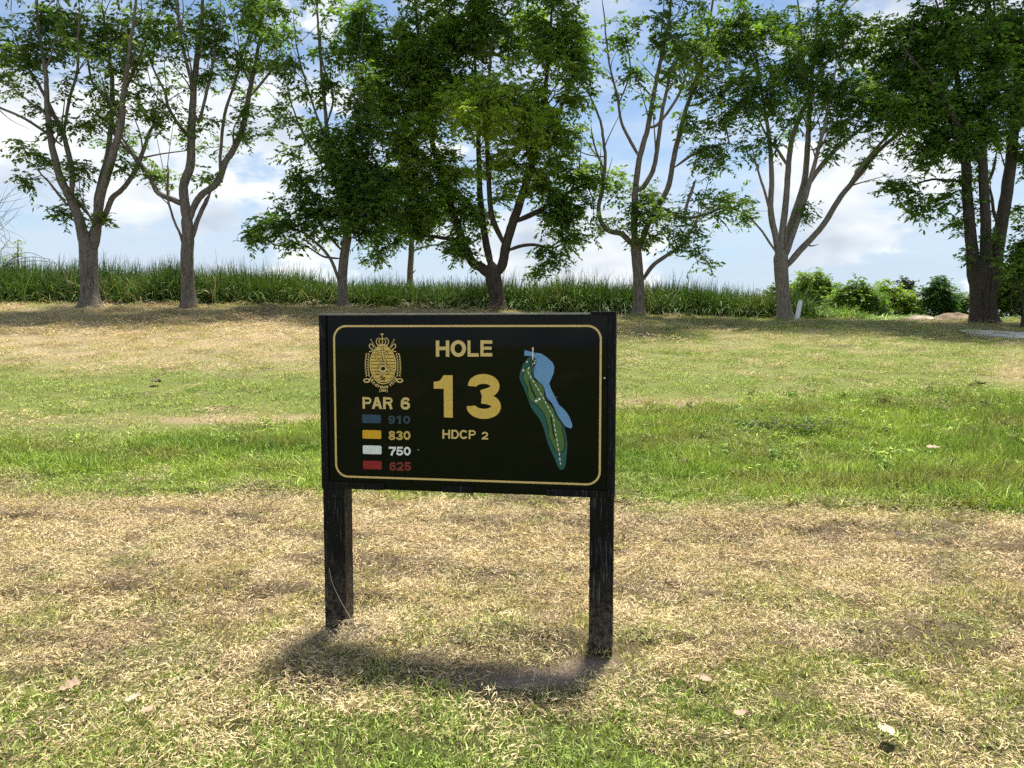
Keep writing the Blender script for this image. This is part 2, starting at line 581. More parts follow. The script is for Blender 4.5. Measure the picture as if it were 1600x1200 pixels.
def put(xy, dz=0.0):
    return np.stack([xy[:, 0], xy[:, 1], ground_z(xy[:, 0], xy[:, 1]) + dz], -1)


def post_clear(xy):
    """bare, trodden ground at the foot of the right post and in front of it"""
    a = np.exp(-(((xy[:, 0] - 0.42) / 0.14) ** 4 + ((xy[:, 1] - 3.47) / 0.16) ** 4))
    b = 0.93 * np.exp(-(((xy[:, 0] - 0.10) / 0.34) ** 4 + ((xy[:, 1] - 3.34) / 0.15) ** 4))
    return np.maximum(a, b)


# short turf
P, S_, T_ = [], [], []
for n, d0, d1, k in ((2600, 2.2, 5.0, 1.0), (2800, 5.0, 9.0, 1.25), (5200, 9.0, 26.0, 2.0)):
    xy = sample_ground(n, d0, d1)
    st = straw_mask(xy[:, 0], xy[:, 1]); so = soil_mask(xy[:, 0], xy[:, 1])
    keep = RNG.uniform(size=n) < (1.0 - 0.80 * st) * (1 - 0.9 * so) * (1 - post_clear(xy))
    xy, st = xy[keep], st[keep]
    P.append(put(xy, -0.004))
    s = k * RNG.uniform(0.65, 1.25, len(xy))
    S_.append(np.stack([s, s, s * RNG.uniform(0.6, 1.1, len(xy)) * (0.62 if k == 2.0 else 1.0)], -1))
    c = lerp_col(GREEN_A, GREEN_B, np.clip(RNG.beta(2, 2, len(xy)) * 0.7 + 0.5 * fbm(xy[:, 0] * 1.5, xy[:, 1] * 1.5, 5, 3) - 0.1, 0, 1))
    dry = np.clip(st * 1.1 + RNG.normal(0, 0.22, len(xy)) - 0.12, 0, 1)
    c = c * (1 - dry[:, None]) + np.asarray((0.52, 0.43, 0.20))[None] * dry[:, None]
    T_.append(c)
P = np.concatenate(P)
scatter('short_grass', P, rots(len(P), 0.15), np.concatenate(S_), rgba(np.concatenate(T_)), RNG.integers(0, 6, len(P)), tuft,
        'short mown green turf mixed with dry blades across the whole slope', 'grass')

# straw and clippings lying on the turf
P, S_, T_ = [], [], []
for n, d0, d1, k in ((2400, 2.2, 5.0, 0.9), (3200, 5.0, 9.0, 1.05), (2600, 9.0, 26.0, 1.6)):
    xy = sample_ground(n, d0, d1)
    st = straw_mask(xy[:, 0], xy[:, 1]); so = soil_mask(xy[:, 0], xy[:, 1])
    keep = RNG.uniform(size=n) < np.clip(st * 1.05 + 0.07, 0, 1) * (1 - 0.92 * so) * (1 - 0.93 * strip_mask(xy[:, 0], xy[:, 1])) * (1 - post_clear(xy))
    xy, st = xy[keep], st[keep]
    P.append(put(xy, 0.006 * k))
    s = k * RNG.uniform(0.6, 1.3, len(xy))
    bank = sstep(17, 21, xy[:, 1]) * (1 - sstep(2, 9, xy[:, 0]))
    S_.append(np.stack([s * (1 + 0.7 * bank), s * (1 + 0.7 * bank), s * RNG.uniform(0.8, 1.7, len(xy))], -1))
    f = np.clip(RNG.beta(2, 2, len(xy)) * 0.8 + 0.7 * fbm(xy[:, 0] * 1.1, xy[:, 1] * 1.6, 15, 3) - 0.25, 0, 1)
    c = lerp_col(STRAW_A, STRAW_B, f)
    wr = windrow(xy[:, 0], xy[:, 1])
    c = c * (1 - 0.12 * np.clip(wr, 0, 1))[:, None]
    dk = RNG.uniform(size=len(xy)) < 0.08 + 0.16 * wr + 0.25 * (fbm(xy[:, 0] * 3, xy[:, 1] * 4, 25, 2) > 0.58)
    c[dk] = np.asarray(STRAW_C) * RNG.uniform(0.5, 1.2, (int(dk.sum()), 1))
    gn = RNG.uniform(size=len(xy)) < 0.10
    c[gn] = np.asarray((0.30, 0.31, 0.12))
    T_.append(c)
# extra handfuls heaped at the posts
xy = np.concatenate([RNG.normal((-0.80, 3.63), (0.17, 0.10), (34, 2)), RNG.normal((-1.0, 3.55), (0.22, 0.12), (20, 2))])
P.append(put(xy, 0.004)); s = RNG.uniform(0.4, 0.8, len(xy))
S_.append(np.stack([s, s, s * 1.3], -1)); T_.append(lerp_col((0.34, 0.26, 0.16), (0.52, 0.42, 0.28), RNG.uniform(size=len(xy))))
P = np.concatenate(P)
scatter('straw_litter', P, rots(len(P), 0.20), np.concatenate(S_), rgba(np.concatenate(T_)), RNG.integers(0, 6, len(P)), straw,
        'dry tan straw and grass clippings lying on the turf', 'straw')

# unmown green strip
xy = sample_ground(9500, 6.3, 13.5)
ms = strip_mask(xy[:, 0], xy[:, 1])
keep = RNG.uniform(size=len(xy)) < ms
xy = xy[keep]; ms = ms[keep]
hgt = (0.30 + 0.55 * ms) * (0.35 + 1.1 * fbm(xy[:, 0] * 0.9, xy[:, 1] * 1.2, 77, 3)) * (0.75 + 0.35 * sstep(2, 7, xy[:, 0]))
s = RNG.uniform(0.7, 1.25, len(xy))
ft = np.clip(RNG.beta(2, 2, len(xy)) * 0.6 + 1.1 * fbm(xy[:, 0] * 0.8, xy[:, 1] * 1.1, 85, 3) - 0.35, 0, 1)
c = lerp_col((0.135, 0.240, 0.030), (0.45, 0.54, 0.110), ft)
br = sstep(0.54, 0.66, fbm(xy[:, 0] * 0.7, xy[:, 1] * 1.6, 95, 3)) * RNG.uniform(0.2, 0.9, len(xy))
c = c * (1 - br[:, None]) + np.asarray((0.27, 0.25, 0.09))[None] * br[:, None]
yl = RNG.uniform(size=len(xy)) < 0.10
c[yl] = np.asarray((0.36, 0.34, 0.10))
P = put(xy, -0.01)
scatter('tall_grass', P, rots(len(P), 0.15), np.stack([s, s, s * hgt], -1), rgba(c), RNG.integers(0, 6, len(P)), tall,
        'bright green unmown grass in a strip behind the sign', 'grass')

# cane-like grass on the crest behind the trees
n = 2000
x = RNG.uniform(-26, 10.4, n)
y = 27.4 + 3.2 * RNG.uniform(size=n) ** 1.4 + 0.8 * (fbm(x * 0.5, x * 0 + 3.3, 19, 2) - 0.5) - 1.3 * sstep(-14, -18, x)
pz = ground_z(x, y, False)
hh = np.interp(x, [-26, -17, -14, -9, -6, -4, 0, 4, 8, 10.4], [1.38, 1.24, 1.10, 1.00, 0.80, 0.78, 0.84, 0.92, 0.94, 0.80])
hh = hh * 1.08 * (0.60 + 0.80 * fbm(x * 0.9, y * 1.2, 29, 3)) * RNG.uniform(0.75, 1.1, n)
ft = np.clip(RNG.beta(2, 2, n) * 0.6 + 0.9 * fbm(x * 0.6, y * 0.9, 39, 3) - 0.25, 0, 1)
c = lerp_col((0.034, 0.085, 0.013), (0.145, 0.23, 0.034), ft)
dry = RNG.uniform(size=n) < 0.07
c[dry] = np.asarray((0.30, 0.27, 0.13))
wd = RNG.uniform(0.7, 1.1, n)
scatter('cane_grass', np.stack([x, y, pz - 0.03], -1), rots(n, 0.10), np.stack([wd, wd, hh], -1), rgba(c), RNG.integers(0, 6, n), cane,
        'tall green cane-like grass along the crest behind the trees', 'grass')
# low rank grass on the right beyond the crest
n = 1100
x = RNG.uniform(9.8, 34, n); y = 27.0 + 35 * RNG.uniform(size=n) ** 1.3
x = x + (y - 27) * 0.25
pz = ground_z(x, y, False)
c = lerp_col((0.10, 0.20, 0.022), (0.27, 0.40, 0.055), RNG.uniform(size=n))
hs = RNG.uniform(0.10, 0.24, n) + 0.30 * np.exp(-((x - 11.3) / 1.3) ** 2) * (y < 31)
scatter('rank_grass', np.stack([x, y, pz - 0.02], -1), rots(n, 0.1), np.stack([np.full(n, 0.9), np.full(n, 0.9), hs], -1), rgba(c), RNG.integers(0, 6, n), cane,
        'light green rank grass beyond the crest at the right', 'grass')


# ------------------------------------------------------------------ trees
def bark_mat(name, ca, cb, moss=0.0):
    m, t = new_mat(name)
    g = t.n('ShaderNodeTexCoord')
    mp = t.n('ShaderNodeMapping', inp={'Vector': g.outputs['Object'], 'Scale': (14, 14, 2.6)})
    n1 = t.noise(mp.outputs[0], 1.6, 7, 0.7, 0.6)
    n2 = t.noise(g.outputs['Object'], 1.3, 4, 0.6)
    c = t.mix(t.ramp(n1, [(0.38, 0.0), (0.62, 1.0)]), ca, cb)
    c = t.mix(t.ramp(n2, [(0.40, 0.0), (0.70, 0.55)]), c, tuple(0.5 * (p + q) * 1.25 for p, q in zip(ca, cb)))
    if moss:
        c = t.mix(t.math('MULTIPLY', t.ramp(t.noise(g.outputs['Object'], 2.7, 5, 0.6), [(0.5, 0.0), (0.7, 1.0)]), moss), c, (0.05, 0.07, 0.02))
    b = t.n('ShaderNodeBsdfPrincipled', inp={'Base Color': c, 'Roughness': 0.9, 'Specular IOR Level': 0.2})
    bp = t.n('ShaderNodeBump', inp={'Strength': 1.0, 'Distance': 0.07, 'Height': n1})
    t.l(bp.outputs[0], b.inputs['Normal'])
    finish(t, b.outputs[0])
    return m


def leaf_mat(name, trans=0.55):
    m, t = new_mat(name)
    a = t.n('ShaderNodeAttribute', attribute_name='tint')
    b = t.n('ShaderNodeBsdfPrincipled', inp={'Base Color': a.outputs['Color'], 'Roughness': 0.5, 'Specular IOR Level': 0.35})
    tr = t.n('ShaderNodeBsdfTranslucent', inp={'Color': t.mix(1.0, a.outputs['Color'], (1.35, 1.45, 0.45), 'MULTIPLY')})
    mx = t.n('ShaderNodeMixShader', inp={0: trans})
    t.l(b.outputs[0], mx.inputs[1]); t.l(tr.outputs[0], mx.inputs[2])
    finish(t, mx.outputs[0])
    return m


BARK = bark_mat('grey_brown_bark', (0.085, 0.070, 0.057), (0.26, 0.218, 0.18))
BARK_PALE = bark_mat('pale_bark', (0.12, 0.10, 0.082), (0.32, 0.27, 0.22))
BARK_DARK = bark_mat('dark_bark', (0.032, 0.025, 0.019), (0.11, 0.086, 0.067), 0.5)
LEAF = leaf_mat('tree_leaf')


def catmull(P, sub):
    P = np.asarray(P, dtype=float)
    if len(P) < 3:
        t_ = np.linspace(0, 1, sub + 1)[:, None]
        return P[0] * (1 - t_) + P[-1] * t_
    Q = np.vstack([2 * P[0] - P[1], P, 2 * P[-1] - P[-2]])
    out = []
    for i in range(1, len(Q) - 2):
        for k in range(sub):
            s = k / sub
            a, b_, c_, d_ = Q[i - 1], Q[i], Q[i + 1], Q[i + 2]
            out.append(0.5 * (2 * b_ + (c_ - a) * s + (2 * a - 5 * b_ + 4 * c_ - d_) * s * s + (3 * b_ - a - 3 * c_ + d_) * s ** 3))
    out.append(Q[-2])
    return np.array(out)


def tube(pts, rad, sides=8, wob=0.0, rng=RNG):
    """tapered tube along a polyline -> verts, quads"""
    pts = np.asarray(pts, float); n = len(pts)
    tg = np.gradient(pts, axis=0)
    tg /= np.maximum(np.linalg.norm(tg, axis=1), 1e-9)[:, None]
    ref = np.array([0.31, 0.95, 0.05])
    u = np.cross(tg, ref); u /= np.maximum(np.linalg.norm(u, axis=1), 1e-9)[:, None]
    v = np.cross(tg, u)
    a = np.linspace(0, 2 * np.pi, sides, endpoint=False)
    rr = np.asarray(rad, float)[:, None] * (1 + (wob * rng.normal(size=(n, sides)) if wob else 0))
    V = pts[:, None, :] + rr[..., None] * (np.cos(a)[None, :, None] * u[:, None, :] + np.sin(a)[None, :, None] * v[:, None, :])
    V = V.reshape(-1, 3)
    i = np.arange(n - 1)[:, None] * sides; j = np.arange(sides)[None, :]
    Fq = np.stack([i + j, i + (j + 1) % sides, i + sides + (j + 1) % sides, i + sides + j], -1).reshape(-1, 4)
    return V, Fq


def cat_meshes(parts):
    V, Fq, off = [], [], 0
    for v, f in parts:
        V.append(v); Fq.append(f + off); off += len(v)
    return np.concatenate(V), np.concatenate(Fq)


def leaves(C, rng, n_spray, n_leaf, spray_len, leaf_len, leaf_w, tints, droop=0.35):
    """leafy sprays around cluster centres C (n,3); tints (n,3) base colour of each cluster"""
    n = len(C)
    m = n * n_spray
    c = np.repeat(C, n_spray, 0)
    d = rng.normal(size=(m, 3)); d[:, 2] = d[:, 2] * 0.55 + 0.1
    d /= np.linalg.norm(d, axis=1)[:, None]
    L = spray_len * rng.uniform(0.6, 1.25, m)
    start = c + rng.normal(size=(m, 3)) * spray_len * 0.22
    k = np.tile(np.arange(n_leaf), m)
    idx = np.repeat(np.arange(m), n_leaf)
    f = (k + 0.6) / n_leaf
    pos = start[idx] + d[idx] * (L[idx] * f)[:, None]
    pos[:, 2] -= droop * L[idx] * f * f
    sd = np.cross(d, np.array([0.0, 0.0, 1.0])); sd /= np.maximum(np.linalg.norm(sd, axis=1), 1e-6)[:, None]
    sgn = np.where(k % 2 == 0, 1.0, -1.0)
    ld = d[idx] * 0.55 + sd[idx] * sgn[:, None] * 0.85 + rng.normal(size=(len(idx), 3)) * 0.28
    ld[:, 2] -= 0.25
    ld /= np.linalg.norm(ld, axis=1)[:, None]
    up = np.array([0, 0, 1.0]) + rng.normal(size=(len(idx), 3)) * 0.55
    lw = np.cross(ld, up); lw /= np.maximum(np.linalg.norm(lw, axis=1), 1e-6)[:, None]
    sz_ = rng.uniform(0.5, 1.55, len(idx)); ln = leaf_len * sz_; wd = leaf_w * sz_ * rng.uniform(0.75, 1.2, len(idx))
    nn = np.cross(lw, ld)
    a = pos
    tip = pos + ld * ln[:, None] - np.array([0, 0, 1.0]) * (0.12 * ln)[:, None]
    mid = pos + ld * (0.48 * ln)[:, None] - nn * (0.10 * wd)[:, None]
    r_ = mid + lw * (0.5 * wd)[:, None]; l_ = mid - lw * (0.5 * wd)[:, None]
    V = np.stack([a, r_, tip, l_], 1).reshape(-1, 3)
    Fq = np.arange(len(V)).reshape(-1, 4)
    tc_ = np.repeat(np.repeat(tints, n_spray, 0), n_leaf, 0) * rng.uniform(0.65, 1.4, len(idx))[:, None]
    T = np.repeat(np.concatenate([np.clip(tc_, 0, 1), np.ones((len(tc_), 1))], 1), 4, 0)
    return V, Fq, T


PX2M = 1.0 / F_PX


def build_tree(name, label, D, trunk, limbs, blobs, bark, ca, cb, seed, cat='tree', group=None, dens=1.0, spray=0.46, leaf=(0.135, 0.064),
               nleaf=12, nspray=9, twig=0.0080, spread=0.75, yellow=None, trunk_flare=1.45, limb_k=0.82, side=4, leafy=0.8, flute=0.05):
    """trunk and limbs: lists of (px, py, radius_px) read at distance D; blobs: (px, py, rx, ry, density) foliage masses"""
    rng = np.random.default_rng(seed)
    base = unproject(trunk[0][0], trunk[0][1], D)
    gz0 = float(ground_z(np.array([base.x]), np.array([D]), False)[0])
    root = empty(name, (base.x, D, gz0))
    tag(root, label, cat, group)
    off = np.array([base.x, D, gz0])

    def path(pl, d0, d1, sub=5):
        n = len(pl)
        pts = []
        for i, (a, b_, r_) in enumerate(pl):
            d = d0 + (d1 - d0) * (i / max(1, n - 1)) ** 1.2
            p = unproject(a, b_, D + d)
            pts.append((p.x, p.y, p.z, r_ * (D + d) * PX2M))
        return catmull(np.array(pts), sub)

    nodes, nrad, sides_, tips_ = [], [], [], []
    tp = path(trunk, 0, 0, 6)
    # root flare and foot sunk a little into the soil
    foot = tp[0].copy(); foot[2] = min(gz0, tp[0][2]) - 0.25; foot[3] *= trunk_flare * 1.15
    tp[:, 3] *= 0.92
    h = np.clip((tp[:, 2] - gz0) / 0.55, 0, 1)
    tp[:, 3] *= 1 + (trunk_flare - 1) * (1 - h) ** 2
    up_ = tp[-1] - tp[-3]; up_ = up_ / np.linalg.norm(up_[:3]) * tp[-1][3]
    e1 = tp[-1] + up_ * 0.8; e1[3] = tp[-1][3] * 0.72
    e2 = tp[-1] + up_ * 1.35; e2[3] = tp[-1][3] * 0.30
    e3 = tp[-1] + up_ * 1.5; e3[3] = tp[-1][3] * 0.02
    tp = np.vstack([foot, tp, e1, e2, e3])
    V, Fq = tube(tp[:, :3] - off, tp[:, 3], 28, 0.012, rng)
    th = np.tile(np.linspace(0, 2 * np.pi, 28, endpoint=False), len(tp)); hz = np.repeat(tp[:, 2] - gz0, 28)
    ph = rng.uniform(0, 6.28, 3)
    ctr = np.repeat(tp[:, :3] - off, 28, 0)
    V = ctr + (V - ctr) * (1 + flute * (np.sin(5 * th + ph[0] + 0.5 * hz) + 0.6 * np.sin(8 * th + ph[1] - 0.8 * hz) + 0.5 * np.sin(3 * th + ph[2] + hz)))[:, None]
    mesh_obj('trunk', V, Fq, bark, root, smooth=True)
    for q in tp[len(tp) // 2:]:
        nodes.append(q[:3]); nrad.append(q[3])
    for li, lb in enumerate(limbs):
        # the foot of each limb starts on wood that is already there, at that wood's depth
        p0 = unproject(lb[0][0], lb[0][1], D)
        if nodes:
            A = np.array(nodes)
            dd = (A[:, 0] - p0.x) ** 2 + (A[:, 2] - p0.z) ** 2
            d0 = float(A[int(np.argmin(dd)), 1] - D)
        else:
            d0 = 0.0
        ln = sum(math.hypot(lb[i + 1][0] - lb[i][0], lb[i + 1][1] - lb[i][1]) for i in range(len(lb) - 1)) * D * PX2M
        d1 = d0 + rng.uniform(-1, 1) * ln * 0.42 * spread
        pp = path(lb, d0, d1, 5)
        pp[-3:, 3] *= np.array([0.8, 0.5, 0.12])
        pp[:4, 3] *= np.array([0.45, 0.72, 0.9, 0.97])
        pp[:, 3] *= limb_k
        wobble = np.cumsum(rng.normal(0, 0.012, (len(pp), 3)), 0)
        pp[:, :3] += wobble * np.linspace(0, 1, len(pp))[:, None]
        V, Fq = tube(pp[:, :3] - off, pp[:, 3], 9 if pp[0][3] > 0.06 else 6, 0.03, rng)
        mesh_obj('limb', V, Fq, bark, root, smooth=True)
        for q in pp[1::2]:
            nodes.append(q[:3]); nrad.append(q[3])
        if blobs and len(lb) >= 5:
            for sb in range(side + (1 if len(lb) > 8 else 0)):
                i0 = int(rng.uniform(0.48, 0.97) * (len(pp) - 2))
                tgv = pp[i0 + 1, :3] - pp[i0, :3]; tgv /= np.linalg.norm(tgv)
                dv_ = tgv + rng.normal(0, 0.55, 3) + np.array([0, 0, 0.25]); dv_ /= np.linalg.norm(dv_)
                ln_ = rng.uniform(0.7, 2.3); r0 = min(0.5 * pp[i0, 3], 0.035)
                q0 = pp[i0, :3]; bend_ = rng.normal(0, 0.22, 3) * ln_ + np.array([0, 0, 0.12 * ln_])
                bp_ = catmull(np.array([q0, q0 + dv_ * ln_ * 0.35, q0 + dv_ * ln_ * 0.7 + bend_ * 0.5, q0 + dv_ * ln_ + bend_]), 4)
                sides_.append(tube(bp_ - off, np.linspace(r0, 0.006, len(bp_)), 5))
                if rng.uniform() < leafy:
                    tips_.append(bp_[-1]); tips_.append(bp_[-4])
                for q in bp_[2::2]:
                    nodes.append(q); nrad.append(0.01)
    if not blobs:
        return root
    # foliage clusters
    C, W = [], []
    for bi, bl in enumerate(blobs):
        bx_, by_, rx, ry = bl[:4]
        de = (bl[4] if len(bl) > 4 else 1.0) * dens
        n = max(3, int(math.pi * rx * ry / 256.0 * 1.9 * de))
        q = rng.normal(size=(n, 3)); q /= np.linalg.norm(q, axis=1)[:, None]
        q *= (rng.uniform(size=n) ** 0.45)[:, None]
        depth_r = 0.8 * max(rx, ry) * D * PX2M
        # centre the mass on the depth of the nearest wood
        pc = unproject(bx_, by_, D); A = np.array(nodes)
        jn = int(np.argmin((A[:, 0] - pc.x) ** 2 + (A[:, 2] - pc.z) ** 2))
        dc = float(np.clip(A[jn, 1] - D, -2.2, 2.2)) * 0.8
        for k in range(n):
            dy = dc + q[k, 1] * depth_r
            p = unproject(bx_ + q[k, 0] * rx, by_ + q[k, 2] * ry, D + dy)
            C.append((p.x, p.y, p.z)); W.append(bi)
    C = np.array(C + [tuple(q) for q in tips_])
    # grow twigs to each cluster from the nearest wood
    A = np.array(nodes)
    d2 = ((C[:, None, :] - A[None, :, :]) ** 2).sum(-1).min(1)
    order = np.argsort(d2)
    N = [tuple(p) for p in nodes]; par = [-1] * len(N); nb = len(N)
    cap = len(N) + len(C) * 4
    Narr = np.zeros((cap, 3)); Narr[:nb] = A; cnt = nb
    edges = []
    for ci in order:
        c_ = C[ci]
        dv = c_ - Narr[:cnt]
        dist = (dv ** 2).sum(1) + 0.6 * np.maximum(0, -dv[:, 2]) ** 2
        j = int(np.argmin(dist))
        p = Narr[j]
        dl = math.sqrt(dist[j])
        nseg = max(1, min(3, int(dl / 0.35)))
        prev = j
        for s in range(1, nseg + 1):
            f = s / nseg
            q = p + (c_ - p) * f
            if s < nseg:
                q = q + rng.normal(0, 0.05, 3) * min(1, dl)
                q[2] += 0.10 * dl * math.sin(math.pi * f)
            Narr[cnt] = q; par.append(prev); edges.append((prev, cnt)); prev = cnt; cnt += 1
    load = np.ones(cnt)
    for i in range(cnt - 1, nb - 1, -1):
        load[par[i]] += load[i] if par[i] >= nb else 0
    tw = list(sides_)
    rad = twig * np.sqrt(load)
    for a, b_ in edges:
        ra = min(rad[a], rad[b_] * 1.6) if a >= nb else rad[b_] * 1.2
        tw.append(tube(np.array([Narr[a], Narr[b_]]) - off, [ra, rad[b_]], 4))
    V, Fq = cat_meshes(tw)
    o = mesh_obj('twigs', V, Fq, bark, root, smooth=True)
    o['kind'] = 'stuff'
    f = np.clip(0.5 * rng.beta(2, 2, len(C)) + 0.9 * fbm(C[:, 0] * 0.8 + C[:, 1] * 0.5, C[:, 2] * 0.9, seed, 2) - 0.2, 0, 1)
    tints = lerp_col(ca, cb, f)
    if yellow:
        yx, yy, yr, yc, amt = yellow
        pxc, pyc = project_np(C)
        k = np.exp(-(((pxc - yx) / yr) ** 2 + ((pyc - yy) / (yr * 0.8)) ** 2)) * amt * (C[:, 1] < D + 0.5) * rng.uniform(0.3, 1.2, len(C))
        k = np.clip(k, 0, 1)
        tints = tints * (1 - k[:, None]) + np.asarray(yc)[None] * k[:, None]
    V, Fq, T = leaves(C, rng, nspray, nleaf, spray, leaf[0], leaf[1], tints)
    o = mesh_obj('crown', V - off, Fq, LEAF, root, attrs={'tint': ('FLOAT_COLOR', T)})
    o['kind'] = 'stuff'
    return root


LA, LB = (0.065, 0.130, 0.030), (0.170, 0.255, 0.060)
DA, DB = (0.050, 0.115, 0.024), (0.150, 0.245, 0.046)

build_tree('tree', 'leaning forked tree with sparse leaves, leftmost along the crest', 25.0,
    [(141, 480, 15), (139, 440, 13.5), (138, 405, 14), (137, 380, 14)],
    [[(134, 392, 11), (128, 362, 10), (122, 338, 9), (108, 305, 8), (95, 280, 7), (82, 230, 6), (75, 170, 5), (72, 120, 4), (65, 60, 3), (60, 0, 2.4), (55, -80, 1.6)],
     [(112, 310, 5), (113, 270, 5.2), (106, 235, 4.8), (98, 205, 4.4), (80, 172, 4), (58, 130, 3), (35, 95, 2.2), (20, 50, 1.6)],
     [(98, 228, 3), (62, 200, 2.8), (32, 181, 2.4), (0, 167, 2), (-30, 158, 1.5)],
     [(106, 322, 3), (86, 297, 2.4), (70, 278, 1.8), (55, 262, 1.3)],
     [(147, 392, 10), (151, 355, 9), (156, 310, 8), (168, 270, 7.6), (178, 232, 6.8), (187, 195, 6), (190, 150, 5), (195, 100, 4), (200, 50, 3), (204, 0, 2.4), (208, -80, 1.6)],
     [(152, 345, 6), (152, 312, 6), (160, 278, 5.6), (169, 242, 5), (173, 200, 4.4), (175, 150, 3.8), (172, 100, 3), (165, 50, 2.2), (160, -20, 1.5)],
     [(158, 352, 5), (168, 326, 5), (176, 308, 5), (195, 291, 4.6), (211, 266, 4.4), (220, 245, 4), (228, 220, 3.4), (236, 200, 3), (252, 184, 2.4), (272, 168, 1.8)],
     [(214, 256, 3), (202, 232, 2.6), (189, 214, 2.3), (172, 200, 1.8)],
     [(134, 372, 3), (146, 352, 3), (140, 338, 2.4), (128, 325, 2), (118, 305, 1.6)],
     [(100, 208, 3.2), (108, 155, 2.8), (120, 112, 2.4), (122, 60, 2), (126, 5, 1.5)],
     [(188, 190, 3), (160, 150, 2.6), (140, 120, 2.2), (135, 60, 1.7)],
     [(190, 150, 3), (215, 100, 2.6), (232, 55, 2), (240, 0, 1.5)],
     [(140, 486, 2.6), (146, 432, 1.2), (170, 452, 0.9)]],
    [(60, 60, 75, 60, .75), (25, 105, 45, 50, .85), (120, 40, 70, 55, .65), (195, 65, 65, 70, .75), (170, 145, 48, 45, .65), (225, 145, 38, 55, .5), (88, 190, 30, 18, .7),
     (40, 222, 32, 14, .7), (75, 252, 25, 18, .8), (130, 200, 28, 18, .6), (122, 308, 10, 25, .5), (95, 335, 13, 7, .7), (150, 185, 30, 16, .6), (131, 262, 10, 8, .6), (38, 280, 8, 5, .7),
     (190, 258, 10, 6, .5), (160, 340, 12, 6, .5), (60, -60, 90, 60, .7), (180, -70, 90, 70, .7), (-40, 60, 50, 60, .8)],
    BARK, LA, (0.11, 0.155, 0.03), 101, group='trees along the crest', dens=0.34, leafy=0.45)

build_tree('tree', 'slender tree with a dead stub low on its left side, second from left', 25.4,
    [(296, 483, 11.5), (293, 440, 10.5), (292, 400, 10.3), (294, 370, 9.6), (292, 345, 9.2)],
    [[(292, 350, 9), (289, 320, 9), (287, 290, 8.4), (297, 260, 8), (300, 215, 7.4), (302, 190, 7), (306, 150, 6), (310, 110, 5.3), (315, 70, 4.4), (320, 30, 3.4), (322, -30, 2.4)],
     [(288, 320, 6), (270, 312, 5.4), (256, 306, 5), (246, 298, 5), (235, 276, 4.4), (222, 255, 4), (208, 238, 3.4), (195, 224, 3), (180, 205, 2.4), (155, 182, 1.8)],
     [(300, 217, 4.6), (287, 205, 4), (272, 185, 3.4), (262, 165, 3), (255, 140, 2.5), (240, 110, 2), (225, 70, 1.6)],
     [(295, 350, 6), (302, 325, 6.2), (315, 305, 6.5), (335, 290, 6.8), (345, 275, 6.5), (353, 255, 6.3), (366, 235, 6), (378, 210, 5.4), (388, 170, 5), (395, 130, 4.4), (405, 80, 3.4), (411, 30, 2.4), (414, -30, 1.8)],
     [(302, 372, 4), (307, 350, 4.5), (319, 322, 4.2), (333, 296, 4)],
     [(345, 275, 3.4), (344, 245, 3), (350, 180, 3), (365, 130, 2.4), (378, 80, 1.8)],
     [(287, 388, 3), (282, 365, 2.6), (275, 345, 2.3), (268, 315, 2.1), (268, 285, 1.7), (269, 258, 1.4)],
     [(306, 155, 4), (292, 100, 3.3), (281, 50, 2.7), (275, 0, 2.2), (270, -50, 1.6)],
     [(304, 178, 3.4), (312, 185, 3.2), (325, 130, 2.8), (335, 80, 2.4), (345, 30, 2)],
     [(392, 150, 3), (420, 115, 2.4), (440, 85, 1.8)]],
    [(320, 50, 55, 55, .7), (400, 55, 50, 70, .75), (298, 130, 45, 28, .6), (400, 190, 40, 26, .6), (368, 215, 22, 16, .6), (268, 60, 45, 45, .6), (330, 190, 22, 16, .5),
     (435, 110, 24, 38, .6), (232, 180, 30, 16, .7), (240, 275, 18, 7, .6), (325, 278, 7, 5, .7), (410, 20, 48, 35, .8), (300, 207, 14, 8, .5), (370, 120, 30, 40, .5), (330, -60, 110, 50, .8), (190, 205, 30, 14, .5)],
    BARK, LA, LB, 102, group='trees along the crest', dens=0.34, leafy=0.45)

